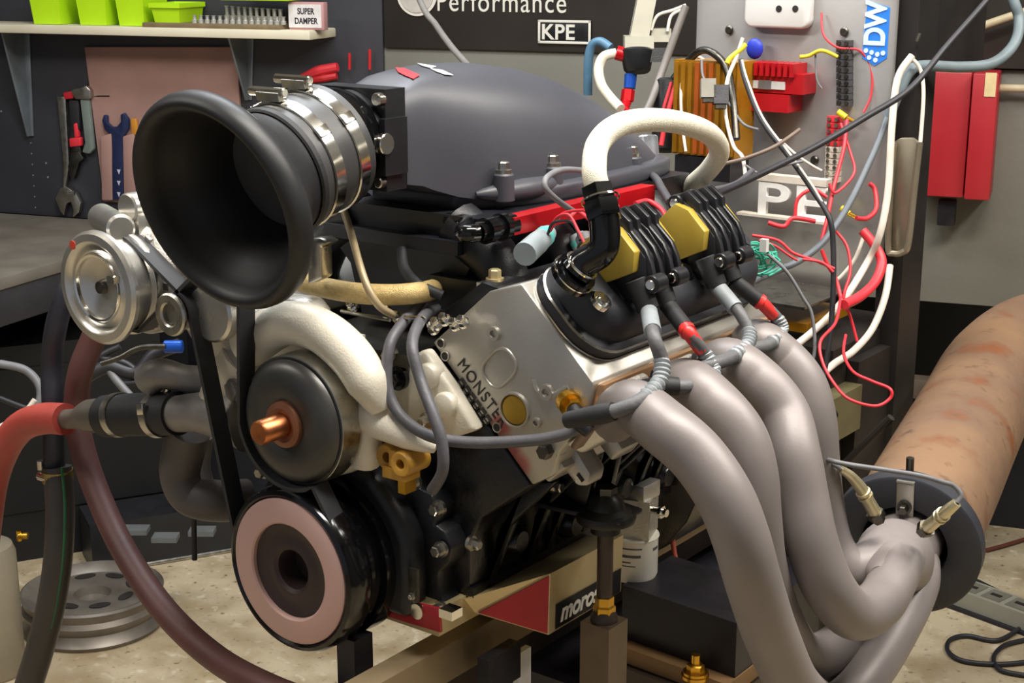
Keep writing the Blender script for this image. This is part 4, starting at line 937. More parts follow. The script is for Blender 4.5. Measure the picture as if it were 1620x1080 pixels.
MB().tube([L(125, 425, .13), L(104, 465, .11), L(88, 520, .1), L(82, 580, .1), L(84, 650, .09), L(86, 745, .085)], .0145, 20, 8).build('tube', M('hose_blue_black', '25252d', .45, 0, .15, 30), vh, 60)
ch2 = thing('drain_hose', L(70, 1080, .05), 'grey hose with a green stripe clamped onto the black hose', 'hose')
gp = [L(90, 738, .085), L(95, 800, .08), L(92, 880, .07), L(80, 960, .06), L(62, 1030, .05), L(40, 1100, .04)]
MB().tube(gp, .0195, 24, 8).build('tube', M('hose_dark_olive', '3f3b37', .4, 0, .12, 20), ch2, 60)
off = RT*.011-FW*.0155
MB().tube([q+off for q in gp], .0022, 8, 8).build('stripe', M('stripe_green', '2c6b48', .5), ch2)
MB().tube([gp[0]-ZZ*.004, gp[0]-ZZ*.02], [.0208, .0208], 32, 4, True, False).build('clamp', M('clamp_brass', 'a8915c', .35, .9), ch2)
q = L(62, 752, .07); MB().cyl(q, q+V((.02, 0, 0)), .006, seg=14, bevel=.001).build('clamp_screw', chrome, ch2)
q = L(64, 733, .07); MB().cyl(q-ZZ*.008, q+ZZ*.004, .005, seg=12).build('clamp_bolt', chrome, ch2)
cable('heater_elbow', [L(300, 680, .08), L(290, 715, .08), L(286, 750, .08), L(302, 782, .085), L(340, 792, .1), L(390, 790, .14)], .026, M('elbow_grey', '5a5553', .5, .2, .12, 20), 'fat grey cast elbow hanging below the coolant pipe', 'pipe', seg=24)
cable('bypass_pipe', [L(322, 690, .1), L(318, 740, .1), L(330, 780, .1), L(345, 800, .11)], .012, castgrey, 'slim grey pipe behind the fat cast elbow', 'pipe', seg=16)
q = L(300, 800, .1); tag(MB().cyl(L(306, 790, .1), L(308, 885, .1), .0035, seg=10).build('drain_rod', blackwire), 'thin black rod below the cast elbow', 'rod')
# ================================================================== wiring panel behind the engine
PY = 1.10
def PN(u, v_, o=0.): return U(u, v_, y=PY-o)
panm = M('panel_aluminium', 'a5a3a2', .38, .45, .08, 5, .05, 200)
x0, x1 = PN(1100, 100).x, PN(1412, 100).x; zlo = PN(1250, 445).z; zhi = PN(1250, -60).z
pn = thing('wiring_panel', V(((x0+x1)/2, PY, zlo)), 'grey aluminium wiring panel crowded with modules and wires', 'panel')
def rrect(xa, xb, za, zb, r, y, n=6):
    out = []
    for cx, cz, a0 in ((xb-r, zb-r, 0), (xa+r, zb-r, 90), (xa+r, za+r, 180), (xb-r, za+r, 270)):
        for k in range(n+1):
            a = math.radians(a0+90*k/n); out.append(V((cx+r*math.cos(a), y, cz+r*math.sin(a))))
    return out
MB().prism(rrect(x0, x1, zlo, zhi, .045, PY), YY*.012, .001).build('sheet', panm, pn)
for u, v_ in ((1155, 47), (1337, 50), (1290, 253)):
    q = PN(u, v_); MB().cyl(q, q-YY*.006, .007, seg=18, bevel=.002).build('screw', darksteel, pn)
# white cover with two holes
def pbox(u0, v0, u1, v1, o0, o1): 
    a = PN(u0, v0, (o0+o1)/2); b = PN(u1, v1, (o0+o1)/2); return (V((a.x, PY-o1, min(a.z, b.z))), V((b.x, PY-o0, max(a.z, b.z))))
lo_, hi_ = pbox(1184, -40, 1283, 46, 0, .02)
sc = thing('switch_cover', V(((lo_.x+hi_.x)/2, PY-.01, lo_.z)), 'white plastic cover with two round holes on the wiring panel', 'cover')
MB().prism(rrect(lo_.x, hi_.x, lo_.z, hi_.z, .014, lo_.y), YY*.02, .004, 3).build('shell', whitepaint, sc)
for u in (1232, 1258): q = PN(u, 14, .0205); MB().cyl(q, q+YY*.004, .0052, seg=18).build('hole', M('hole_dark', ''), sc)
# red ignition box
igr = M('module_red', 'b5161f', .35, .1, .1, 20)
lo_, hi_ = pbox(1184, 112, 1278, 174, 0, .05)
ig = thing('ignition_module', V(((lo_.x+hi_.x)/2, PY-.03, lo_.z)), 'finned bright red ignition module with a white nameplate', 'module')
cx = (lo_.x+hi_.x)/2; wx = (hi_.x-lo_.x)/2; hz_ = (hi_.z-lo_.z)
MB().box((lo_.x, PY-.045, lo_.z+hz_*.45), (hi_.x, PY, hi_.z), .004).build('body', igr, ig)
MB().box((lo_.x+.012, PY-.05, lo_.z-.004), (hi_.x-.022, PY, lo_.z+hz_*.42), .004).build('lower_body', igr, ig)
for k in range(8):
    x = lo_.x+.016+k*(wx*2-.034)/7; MB().box((x-.003, PY-.052, hi_.z-.004), (x+.003, PY-.004, hi_.z+.016), .001).build('fin', igr, ig)
MB().box((lo_.x+.008, PY-.0475, lo_.z+hz_*.56), (hi_.x-.03, PY-.044, lo_.z+hz_*.78), .0008).build('nameplate', whitepaint, ig)
MB().box((cx-.022, PY-.049, lo_.z+hz_*.55), (cx+.0, PY-.047, lo_.z+hz_*.8), .0008).build('emblem', M('emblem_grey', '8b8b8d', .4, .5), ig)
MB().cyl(V((lo_.x+.006, PY-.03, lo_.z)), V((lo_.x+.006, PY-.036, lo_.z)), .006, seg=14).build('screw', darksteel, ig)
# terminal strips
ts = thing('terminal_strip', PN(1335, 165, .01), 'black screw terminal strip standing upright beside the red module', 'terminal strip')
for k in range(10):
    q = PN(1336, 68+k*10.5, .008); MB().box((q.x-.011, PY-.014, q.z-.0045), (q.x+.011, PY, q.z+.0045), .001).build('terminal', rubbergrey, ts)
    for s_ in (-1, 1): MB().cyl(V((q.x+s_*.006, PY-.014, q.z)), V((q.x+s_*.006, PY-.017, q.z)), .0033, seg=10).build('screw', darksteel, ts)
ts = thing('terminal_strip', PN(1322, 285, .01), 'pale screw terminal strip covered by red wires', 'terminal strip')
for k in range(11):
    q = PN(1321-k*.4, 188+k*9.5, .008); MB().box((q.x-.011, PY-.014, q.z-.0042), (q.x+.011, PY, q.z+.0042), .001).build('terminal', whitewire if k > 4 else redwire, ts)
    for s_ in (-1, 1): MB().cyl(V((q.x+s_*.006, PY-.014, q.z)), V((q.x+s_*.006, PY-.017, q.z)), .003, seg=10).build('screw', steel, ts)
# blue sticker with letters
lo_, hi_ = pbox(1370, 2, 1412, 104, 0, .001)
dw = thing('blue_sticker', V(((lo_.x+hi_.x)/2, PY, lo_.z)), 'bright blue sticker with white DW letters on the panel edge', 'sticker')
stk = M('sticker_blue', '2f7fe6', .4, 0, .05)
MB().prism([PN(u, v_, .001) for u, v_ in ((1373, 1), (1408, 12), (1403, 92), (1384, 104), (1364, 92), (1366, 60))], YY*.0008).build('backing', stk, dw)
wht = M('sticker_pale', 'cfe6ff', .45)
a_ = PN(1398, 74, .0016); text('lettering', 'DW', a_, ZZ, -XX, .046, wht, dw, .0004, 0, .95, xs=.82, bold=.0016)
for i, (u, v_) in enumerate(((1370, 80), (1379, 83), (1388, 86), (1397, 84), (1375, 91), (1385, 95))):
    q = PN(u, v_, .0015); MB().cyl(q, q-YY*.0006, .0036, seg=16).build('dot', wht, dw)
# amber relay housing at the left edge of the panel
amb = M('amber_plastic', '8f6212', .3, 0, .25, 18); amb2 = M('amber_orange', 'a8521c', .35, 0, .2, 18)
lo_, hi_ = pbox(1082, 92, 1176, 248, .04, .1)
am = thing('amber_housing', V(((lo_.x+hi_.x)/2, PY-.07, lo_.z)), 'tall amber plastic housing with vertical ribs at the panel edge', 'housing')
MB().box(lo_, hi_, .003).build('case', amb, am)
for k in range(9):
    x = lo_.x+(hi_.x-lo_.x)*(k+.5)/9; MB().box((x-.0035, lo_.y-.004, lo_.z+.003), (x+.0035, lo_.y, hi_.z-.003), .001).build('rib', amb2 if k in (3, 4, 5) else amb, am)
MB().obox((lo_+hi_)/2-ZZ*((hi_.z-lo_.z)/2+.02), XX*.05, YY*.03, ZZ*.018, .003).build('base_block', ironm, am)
# blue tape, yellow connectors
q = PN(1194, 77, .02); tag(MB().sphere(q, .015, 12, (1, .5, 1.1)).build('tape_wad', M('blue_tape', '1c35b8', .5, 0, .15, 60)), 'crumpled blue tape on a wire at the top of the panel', 'tape')
yc = M('connector_yellow', 'd8c62a', .4)
for u, v_, lab in ((1337, 186, 'yellow crimp connector above the pale terminal strip'), (1342, 338, 'yellow crimp connector on a stud at the panel lower right')):
    q = PN(u, v_, .02); T_ = thing('crimp_connector', q-ZZ*.01, lab, 'connector')
    MB().tube([q+V((-.012, 0, .008)), q+V((.002, 0, 0))], [.005, .005], 12).build('sleeve', yc, T_); MB().tube([q+V((.002, 0, 0)), q+V((.018, 0, -.006))], [.0035, .003], 10).build('barrel', brass, T_)
# white letters and bar at the bottom of the panel
wl = thing('letter_plate', PN(1245, 345, .05), 'white cut-out letters PE above a white bar on the panel', 'letters')
o_ = PN(1194, 337, .045)
hgt = PN(1194, 286, .045).z-o_.z
text('lettering', 'PE', o_, XX, ZZ, hgt*1.45, M('letter_bright', 'f0efec', .45), wl, .004, 0, 1.08, xs=1.6, bold=.0008)
lo_, hi_ = pbox(1170, 334, 1308, 354, .04, .06); MB().box(lo_, hi_, .002).build('bar', whitewire, wl)
lo_, hi_ = pbox(1165, 280, 1312, 284, .03, .05); MB().box(lo_, hi_, .001).build('top_rail', whitewire, wl)
# aluminium tray below
tr_ = thing('junction_tray', PN(1255, 470, .1), 'open aluminium tray jutting out below the wiring panel', 'tray')
lo_, hi_ = pbox(1150, 452, 1308, 476, .02, .17)
MB().box(lo_, (hi_.x, hi_.y, lo_.z+.004)).build('base', steel, tr_)
MB().box(lo_, (hi_.x, lo_.y+.004, hi_.z), .001).build('lip', M('tray_gold', '9a927a', .35, .8), tr_)
MB().box((hi_.x-.004, lo_.y, lo_.z), hi_, .001).build('lip', M('tray_gold', ''), tr_)
# ------------------------------------------------ dyno body below the panel
dy = thing('dyno_body', V((0, 1.2, 0)), 'dark brown steel dynamometer housing under the wiring panel', 'machine')
dym = M('dyno_brown_black', '2f2a27', .5, .3, .2, 8, .2, 60)
MB().box((-.45, .95, 0), (.19, 1.22, zlo-.06), .006).build('housing', dym, dy)
MB().box((.191, 1.0, 0), (.21, 1.2, ZC+.05), .004).build('side_plate', dym, dy)
lo_, hi_ = pbox(1300, 612, 1338, 690, .1, .2); MB().box(lo_, hi_, .003).build('brass_cover', M('cover_gold', '8d8462', .35, .6, .12, 15), dy)
q = PN(1318, 655, .2); MB().bolt(q, -YY, .006, .012).build('cover_bolt', darksteel, dy)
lo_, hi_ = pbox(1180, 478, 1310, 512, .0, .15); MB().box(lo_, hi_, .003).build('amber_block', amb, dy)
lo_, hi_ = pbox(1060, 760, 1130, 900, .12, .2); MB().box(lo_, hi_, .004).build('column', M('column_grey', '4e4840', .5, .3, .12, 15), dy)
for k in range(2):
    a, b = PN(1330, 800-k*60, .17), PN(1410, 720-k*60, .17); MB().cyl(a, b, .006, seg=8).build('brace', dym, dy)
# black frame post right of the panel
cp = thing('frame_post', PN(1435, 900), 'tall black steel frame post standing right of the wiring panel', 'post')
x0, x1 = PN(1412, 300, -.06).x, PN(1452, 300, -.06).x
MB().box((x0, PY+.02, .72), (x1, PY+.10, 2.2), .004).build('post', M('post_black', '2a2624', .45, .2, .2, 10), cp)
MB().box((x0, PY+.101, 1.43), (x1, PY+.30, 1.62), .004).build('cross_member', M('post_black', ''), cp)
q = PN(1450, 65, -.01); MB().tube([q, q+ZZ*.012+XX*.004], .003, 8).build('eyelet', chrome, cp)
MB().box((.1, PY+.02, .66), (x1, PY+.10, .719), .004).build('foot_beam', M('post_black', ''), cp)
# long metal channel hung beside the panel
chn = M('channel_alu', 'a89f8b', .35, .7, .1, 15)
cn = thing('cable_channel', PN(1425, 405, .02), 'long pale metal channel with rounded end hanging on the black post', 'channel')
MB().prism([PN(u, v_, .0) for u, v_ in ((1413, 225), (1425, 218), (1444, 218), (1455, 226), (1437, 385), (1428, 400), (1414, 401), (1404, 390))], YY*.006, .001).build('back', chn, cn)
MB().tube([PN(u, v_, .006) for u, v_ in ((1455, 226), (1446, 305), (1437, 385), (1428, 399), (1414, 401), (1405, 390), (1409, 300), (1414, 226))], .005, 10).build('rim', chn, cn)
# ------------------------------------------------ red wall cabinet
rbm = M('cabinet_red', 'a3222a', .4, 0, .08, 6)
rb = thing('red_cabinet', W(1515, 313, .08), 'red steel wall cabinet with a small beige label', 'cabinet')
zt_, zb_ = W(1520, 114, .14).z, W(1520, 313, .14).z
sa, sb_, sc_ = [(W(u, 200, .14)-WO).dot(WR) for u in (1450, 1532, 1575)]
for s0, s1, o1, nm in ((sa, sb_, .14, 'body'), (sb_+.003, sc_, .16, 'front_panel')):
    c = WO+WR*(s0+s1)/2+WN*(.03+o1)/2; c.z = (zt_+zb_)/2
    MB().obox(c, WR*(s1-s0)/2, WN*(o1-.03)/2, ZZ*(zt_-zb_)/2, .004).build(nm, rbm, rb)
q = W(1567, 134, .161); MB().obox(q, WR*.012, WN*.001, ZZ*.026).build('label', M('label_beige', 'cdb98a', .6), rb)
MB().obox(W(1498, 335, .08), WR*.02, WN*.02, ZZ*.03, .004).build('cable_gland', ironm, rb)
beige = M('conduit_beige', 'b3a586', .5)
for P, lab in (([W(1540, 48, .1), W(1580, 32, .1), W(1800, -40, .1)], 'beige conduit pipe running up over the red cabinet'), ([W(1575, 139, .06), W(1850, 146, .06)], 'beige conduit pipe running level beside the red cabinet')):
    tag(MB().tube(P, .009, 14).build('conduit', beige), lab, 'conduit')
# ------------------------------------------------ wires on and around the panel
D = lambda L_, d: [U(u, v_, d=d+(k*0)) for k, (u, v_) in enumerate(L_)]
def dcab(nm, L_, r, m, lab, grp=None, cat='cable', seg=8): return cable(nm, [U(*q[:2], d=q[2]) for q in L_], r, m, lab, cat, grp, seg=seg)
dcab('grey_hose', [(1560, -190, 2.45), (1598, -20, 2.4), (1612, 30, 2.4), (1604, 70, 2.38), (1570, 100, 2.35), (1520, 106, 2.32), (1465, 104, 2.28), (1440, 112, 2.26), (1420, 150, 2.26), (1405, 185, 2.27)], .0085, M('hose_blue_grey', '6f7c82', .5), 'blue-grey hose curving down over the red cabinet', cat='hose', seg=14)
dcab('long_black_cable', [(1720, -190, 2.25), (1570, -10, 2.18), (1500, 70, 2.15), (1440, 140, 2.12), (1370, 185, 2.09), (1290, 232, 2.05), (1210, 272, 1.99), (1150, 300, 1.92), (1110, 318, 1.85)], .0045, blackwire, 'long black cable slanting across the whole wiring panel', seg=12)
dcab('twisted_pair', [(1172, 95, 2.3), (1180, 130, 2.28), (1205, 190, 2.25), (1250, 250, 2.2), (1285, 300, 2.18), (1312, 345, 2.16), (1318, 390, 2.16), (1318, 460, 2.16), (1312, 540, 2.16), (1298, 620, 2.16)], .004, blackwire, 'black cable hanging from the amber housing down past the tray', seg=10)
dcab('white_tracer_wire', [(1174, 95, 2.295), (1183, 128, 2.275), (1208, 188, 2.245), (1253, 248, 2.195), (1288, 298, 2.175), (1306, 330, 2.165)], .0018, whitewire, 'thin white wire twisted along the black panel cable', seg=8)
dcab('blue_grey_cable', [(1405, 180, 2.3), (1385, 235, 2.28), (1355, 300, 2.25), (1330, 345, 2.22), (1300, 385, 2.2), (1265, 412, 2.18), (1225, 430, 2.16), (1190, 445, 2.1)], .005, M('cable_blue_grey', '5f666c', .5), 'blue-grey cable bowing from the panel edge down to the tray', seg=12)
for k, L_ in enumerate(([(1443, 88, 2.24), (1420, 125, 2.24), (1411, 200, 2.24), (1405, 300, 2.24), (1392, 370, 2.24), (1372, 415, 2.26), (1330, 480, 2.22), (1285, 525, 2.2), (1240, 560, 2.15)], [(1440, 90, 2.24), (1456, 110, 2.24), (1461, 150, 2.24), (1456, 225, 2.24)], [(1408, 420, 2.33), (1400, 470, 2.31), (1380, 520, 2.29), (1350, 555, 2.26), (1320, 575, 2.24), (1292, 600, 2.2)], [(1366, 375, 2.3), (1352, 410, 2.3), (1330, 438, 2.3), (1318, 445, 2.3)])):
    dcab('white_cable', L_, .0055 if k in (0, 2) else .003, whitewire, ['long cream cable sagging from the black post to the header', 'short cream cable looped over the channel top', 'cream cable drooping below the channel end', 'thin white wire curving above the tray'][k], seg=10)
redlab = 'red wire tangled on the wiring panel'
reds = [([(1300, 20, 2.32), (1303, 55, 2.31), (1325, 75, 2.3), (1360, 80, 2.3), (1378, 110, 2.3), (1378, 150, 2.3), (1366, 178, 2.3)], .0018), ([(1415, 10, 2.3), (1420, 35, 2.3), (1412, 60, 2.3)], .0028),
        ([(1340, 190, 2.3), (1336, 230, 2.28), (1326, 270, 2.27), (1318, 300, 2.26), (1310, 340, 2.25), (1300, 380, 2.24)], .003), ([(1330, 195, 2.3), (1345, 240, 2.28), (1352, 270, 2.27), (1340, 290, 2.26), (1320, 305, 2.25), (1312, 290, 2.25)], .0022),
        ([(1258, 345, 2.22), (1262, 315, 2.22), (1285, 300, 2.22), (1308, 312, 2.22)], .0028), ([(1356, 540, 2.2), (1345, 500, 2.2), (1335, 470, 2.2), (1345, 430, 2.21), (1340, 390, 2.22), (1322, 365, 2.23)], .0024),
        ([(1375, 290, 2.3), (1384, 300, 2.3), (1386, 330, 2.29), (1372, 345, 2.28), (1355, 345, 2.27)], .0036), ([(1365, 365, 2.27), (1385, 390, 2.26), (1395, 415, 2.25), (1385, 445, 2.23), (1362, 468, 2.2), (1335, 482, 2.16)], .0075),
        ([(1330, 470, 2.16), (1322, 510, 2.1), (1298, 540, 2.06), (1302, 575, 2.04), (1322, 610, 2.02), (1345, 632, 2.0), (1385, 642, 2.0), (1408, 630, 2.0), (1408, 615, 2.0), (1380, 603, 2.02), (1350, 588, 2.05), (1335, 560, 2.1), (1338, 530, 2.15)], .0022),
        ([(1215, 352, 2.2), (1240, 358, 2.2), (1255, 345, 2.2), (1290, 350, 2.2)], .0035), ([(1190, 372, 2.15), (1230, 380, 2.15), (1255, 400, 2.15), (1290, 412, 2.15), (1320, 425, 2.15)], .0022), ([(1200, 380, 2.15), (1225, 388, 2.15), (1250, 405, 2.15), (1262, 412, 2.15)], .0018),
        ([(1300, 395, 2.18), (1310, 420, 2.18), (1322, 440, 2.18), (1330, 470, 2.17)], .003), ([(1070, 130, 2.4), (1060, 165, 2.4), (1052, 195, 2.4), (1046, 230, 2.4)], .004), ([(1062, 130, 2.4), (1050, 170, 2.4), (1040, 205, 2.4)], .0025), ([(1270, 410, 2.14), (1300, 415, 2.14), (1318, 430, 2.14)], .002)]
rl = ['thin red wire looping round the black terminal strip', 'red wire along the panel edge by the blue sticker', 'red wire falling from the yellow connector down the pale strip', 'red wire looping beside the pale terminal strip', 'red wire arching over the white letters', 'red wire climbing from the dyno to the pale strip', 'red wire curving round the panel edge to the yellow stud connector', 'thick red battery cable bending below the channel', 'thin red wire hanging in a wide loop below the tray', 'red wire lying along the white bar', 'dark red wire crossing above the tray', 'short red wire near the green bundle', 'red wire at the tray corner', 'red cable beside the amber housing', 'thin red wire beside the amber housing', 'short red wire on the tray rim']
for (L_, r), lab in zip(reds, rl): dcab('red_wire', L_, r, redwire, lab, 'red wires on the panel')
# tangle of green wires
gt = thing('green_wire_bundle', U(1200, 440, d=2.1), 'tangle of thin turquoise wires above the tray', 'wires')
rnd = random.Random(3)
for k in range(14):
    P = []
    cu_, cv_ = 1180+rnd.uniform(-6, 30), 408+rnd.uniform(-10, 12)
    a0 = rnd.uniform(0, 6.28)
    for j in range(7):
        a = a0+j*rnd.uniform(.7, 1.0); P.append(U(cu_+rnd.uniform(18, 34)*math.cos(a), cv_+rnd.uniform(12, 24)*math.sin(a), d=2.12+rnd.uniform(-.02, .02)))
    cable('wire', P, .0014, greenwire, '', parent=gt, seg=6)
MB().obox(U(1209, 388, d=2.1), XX*.005, YY*.004, ZZ*.009, .001).build('connector', whitepaint, gt)
# dark connectors and thin looms left of the panel
greys = [([(1065, 125, 2.4), (1090, 95, 2.38), (1110, 80, 2.36), (1130, 85, 2.34), (1150, 110, 2.33), (1160, 160, 2.3), (1165, 220, 2.28)], .006, darksteel), ([(1085, 240, 2.36), (1078, 180, 2.38), (1080, 120, 2.39), (1100, 90, 2.4), (1120, 100, 2.4)], .0025, whitewire), ([(1110, 95, 2.33), (1112, 120, 2.32), (1125, 140, 2.3), (1150, 160, 2.3), (1175, 195, 2.28), (1200, 205, 2.26)], .0022, greywire), ([(1150, 100, 2.3), (1155, 92, 2.3), (1172, 78, 2.3), (1180, 70, 2.3)], .004, yc),
         ([(1175, 60, 2.3), (1165, 90, 2.3), (1150, 130, 2.29), (1148, 180, 2.28), (1160, 230, 2.25), (1175, 250, 2.22), (1180, 290, 2.2)], .003, whitewire), ([(1290, 85, 2.3), (1292, 125, 2.3), (1300, 140, 2.3)], .0016, greywire), ([(1140, 260, 2.2), (1180, 250, 2.2), (1225, 232, 2.2), (1265, 205, 2.22)], .003, M('wire_brown', '6b5a4e', .5)), ([(1235, 222, 2.22), (1260, 245, 2.2), (1285, 262, 2.2), (1300, 270, 2.2)], .002, whitewire), ([(1180, 262, 2.18), (1205, 275, 2.18), (1240, 262, 2.18), (1270, 255, 2.18)], .002, greywire),
         ([(1215, 402, 2.08), (1245, 430, 2.08), (1270, 470, 2.08), (1285, 500, 2.08), (1288, 560, 2.08), (1270, 600, 2.08)], .0024, greywire), ([(1265, 90, 2.3), (1280, 88, 2.3), (1300, 80, 2.29), (1325, 90, 2.29)], .003, yc)]
gl = ['dark loom arching over the amber housing', 'thin white wire looped left of the amber housing', 'thin grey wire crossing the amber housing', 'short yellow wire by the blue tape', 'white wire hanging down between amber housing and red module', 'thin grey wire at the red module corner', 'brown wire crossing the middle of the panel', 'thin white wire in the middle of the panel', 'thin grey wire above the white letters', 'thin grey wire hanging over the tray lip', 'yellow wire running to the black terminal strip']
for (L_, r, m), lab in zip(greys, gl): dcab('panel_wire', L_, r, m, lab, 'small wires on the panel')
for u, v_, lab in ((1120, 140, 'grey square plug hanging in front of the amber housing'), (1140, 150, 'dark grey plug beside the square grey plug')):
    T_ = thing('wire_plug', U(u, v_+8, d=2.27), lab, 'plug'); q = U(u, v_, d=2.27)
    MB().obox(q, RT*.011, FW*.008, UP*.014, .002).build('shell', M('plug_pale', '8e8a80', .5) if u < 1130 else rubbergrey, T_)
    MB().obox(q-UP*.017, RT*.008, FW*.006, UP*.004, .001).build('collar', darksteel, T_)
# ------------------------------------------------ regulator post and hoses behind the intake
rg = thing('regulator_post', U(1010, 170, d=2.75), 'pale square post with clamp, black regulator and red and blue fittings', 'post')
ppm = M('post_cream', 'a39f90', .45, .2, .1, 10)
a, b = U(1028, -30, d=2.75), U(1008, 70, d=2.75)
MB().obox((a+b)/2, RT*.017, FWH*.017, (a-b)/2, .003).build('post', ppm, rg)
MB().obox(U(1010, 68, d=2.73), RT*.026, FWH*.022, UP*.013, .003).build('clamp', ppm, rg)
MB().obox(U(1045, 55, d=2.76), RT*.018, FWH*.015, UP*.012, .003).build('clamp_ear', ppm, rg)
q = U(1008, 92, d=2.72); MB().cyl(q+UP*.016, q-UP*.026, .03, .024, 24, .004).build('regulator', blackplastic, rg)
MB().obox(q+RT*.035+UP*.006, RT*.018, FWH*.015, UP*.012, .003).build('solenoid', blackplastic, rg)
MB().tube([U(975, 83, d=2.72), U(993, 88, d=2.72)], [.013, .013], 16).build('red_fitting', redan, rg)
MB().tube([U(998, 118, d=2.72), U(996, 140, d=2.72)], [.0115, .0105], 16).build('blue_fitting', bluean, rg)
MB().tube([U(994, 142, d=2.72), U(992, 160, d=2.72)], [.012, .012], 6).build('red_nut', redan, rg)
MB().tube([U(992, 160, d=2.72), U(988, 175, d=2.7), U(1002, 185, d=2.68)], [.009, .009, .01], 12).build('red_elbow', redan, rg)
dcab('white_hose', [(975, 84, 2.72), (955, 90, 2.72), (947, 110, 2.72), (952, 135, 2.71), (966, 155, 2.7), (982, 172, 2.68)], .009, braid, 'white braided hose looping from the red fitting behind the intake', cat='hose', seg=14)
dcab('blue_hose', [(966, 76, 2.75), (950, 66, 2.76), (937, 72, 2.77), (931, 95, 2.78), (930, 150, 2.8)], .0085, M('hose_blue', '4f7590', .45), 'blue hose bent over behind the intake', cat='hose', seg=14)
dcab('sloping_cable', [(600, -190, 3.6), (660, -10, 3.2), (690, 40, 3.1), (715, 75, 3.0), (745, 110, 2.9), (775, 160, 2.6), (800, 260, 2.4)], .0065, M('cable_grey', '7f7b77', .45), 'grey cable dropping in front of the dark lettered board', seg=12)
dcab('loom', [(1085, 10, 2.5), (1070, 50, 2.5), (1050, 105, 2.5), (1030, 160, 2.48), (1010, 200, 2.45)], .0065, M('loom_grey', '77716c', .5), 'grey cable loom running down behind the breather hose', seg=12)
cable('wire', [U(*q_, d=2.74) for q_ in ((1030, 48), (1040, 25), (1065, 16), (1085, 8))], .003, whitewire, '', parent=rg)
cable('wire', [U(*q_, d=2.74) for q_ in ((1056, 50), (1062, 25), (1080, 15))], .003, whitewire, '', parent=rg)
cy = thing('dark_cylinder', U(1050, 240, d=2.5), 'black upright cylinder behind the breather hose', 'cylinder')
MB().cyl(U(1050, 240, d=2.5), U(1055, 125, d=2.5), .021, seg=28, bevel=.004).build('body', blackplastic, cy)
MB().cyl(U(1028, 300, d=2.0), U(1022, 215, d=2.0), .0155, seg=28, bevel=.002).build('silver_sleeve', M('sleeve_silver', 'b9bcc4', .25, .8), cy)
# ================================================================== bench and clutter at the left
bt_ = .85
A_ = U(-80, 463, z=bt_); B_ = U(330, 345, z=bt_)
def towall(p): return p-WN*((p-WO).dot(WN)-.05)
Bw = towall(B_); Aw = towall(A_)
bn = thing('workbench', V(((A_.x+Bw.x)/2, (A_.y+Bw.y)/2, 0)), 'dark workbench with worn grey top below the black tool board', 'workbench')
far = A_-WR*1.2; farw = towall(far)
MB().prism([A_, B_, Bw, farw, far], ZZ*-.03, .003).build('top', M('bench_top', '6b655c', .5, 0, .2, 8), bn)
ed = (B_-A_).normalized(); en = ed.cross(ZZ)
if en.dot(CAM-A_) < 0: en = -en
MB().obox((A_+B_)/2-ZZ*.075-en*.02, (B_-A_)/2, en*.015, ZZ*.045, .003).build('apron', M('bench_apron', '3b3a3d', .45, .2, .15, 12), bn)
for q in (B_-ed*.1,): MB().box((q.x-.03, q.y-.0, 0), (q.x+.03, q.y+.06, bt_-.12), .003).build('leg', ironm, bn)
# floor tray with bright edge
fa_, fb_ = U(230, 896, z=0), U(372, 872, z=0)
ft = thing('floor_tray', (fa_+fb_)/2, 'black parts tray on the floor with a bright metal front edge', 'tray')
tdir = (fb_-fa_).normalized(); tn_ = tdir.cross(ZZ); tn_ = tn_ if tn_.dot(CAM-fa_) < 0 else -tn_
MB().obox((fa_+fb_)/2+tn_*.08+ZZ*.07-tdir*.0, tdir*.26, tn_*.08, ZZ*.07, .004).build('box', M('tray_black', '1b1c20', .4, 0, .25, 15), ft)
MB().cyl(fa_-tdir*.05+ZZ*.006, fb_+tdir*.05+ZZ*.006, .006, seg=10).build('edge', steel, ft)
for k, (u, v_) in enumerate(((215, 838), (262, 850), (320, 840))):
    q = U(u, v_, d=3.62); MB().obox(q, RT*.03, FWH*.02, ZZ*.006, .002).build('label_strip', M('strip_grey', '5b5f60', .5), ft)
cbm = M('filler_shade_black', '0c0c0e', .55, 0, .2, 6)  # added black box and front slabs stand for the shade under the bench
cb = thing('dark_filler', (fa_+fb_)/2+tn_*.335-tdir*.72, 'low black box added to fill the dark under the bench', 'cabinet')
MB().obox((fa_+fb_)/2+tn_*.335+ZZ*.3-tdir*.73, tdir*.72, tn_*.155, ZZ*.3, .005).build('filler_box', cbm, cb)
for k in range(3): MB().obox((fa_+fb_)/2+tn_*.178+ZZ*.34-tdir*(.25+k*.48), tdir*.225, tn_*.004, ZZ*.2, .003).build('front_panel', cbm, cb)
# steel wheel on the floor
wc = U(150, 985, z=0)
wh = thing('steel_wheel', wc, 'dark steel wheel lying flat on the floor behind the hoses', 'wheel')
whm = M('wheel_dark', '7b746b', .42, .5, .2, 15)
MB().lathe(wc, ZZ, [(0, .15), (0, .165), (.012, .172), (.02, .165), (.035, .158), (.045, .165), (.058, .17), (.07, .163), (.085, .168), (.092, .172), (.096, .165), (.09, .15), (.078, .135), (.086, .1), (.084, .06), (.08, .045), (.06, .04), (.06, 0)], 64).build('rim', whm, wh)
for k in range(8):
    a = k*math.pi/4+.3; q = wc+V((.095*math.cos(a), .095*math.sin(a), .0862)); t_ = V((-math.sin(a), math.cos(a), 0)); r_ = V((math.cos(a), math.sin(a), 0))
    MB().prism([q+t_*.026*math.cos(b*math.pi/8)+r_*.013*math.sin(b*math.pi/8) for b in range(16)], ZZ*.0015).build('vent_hole', M('hole_dark', ''), wh)
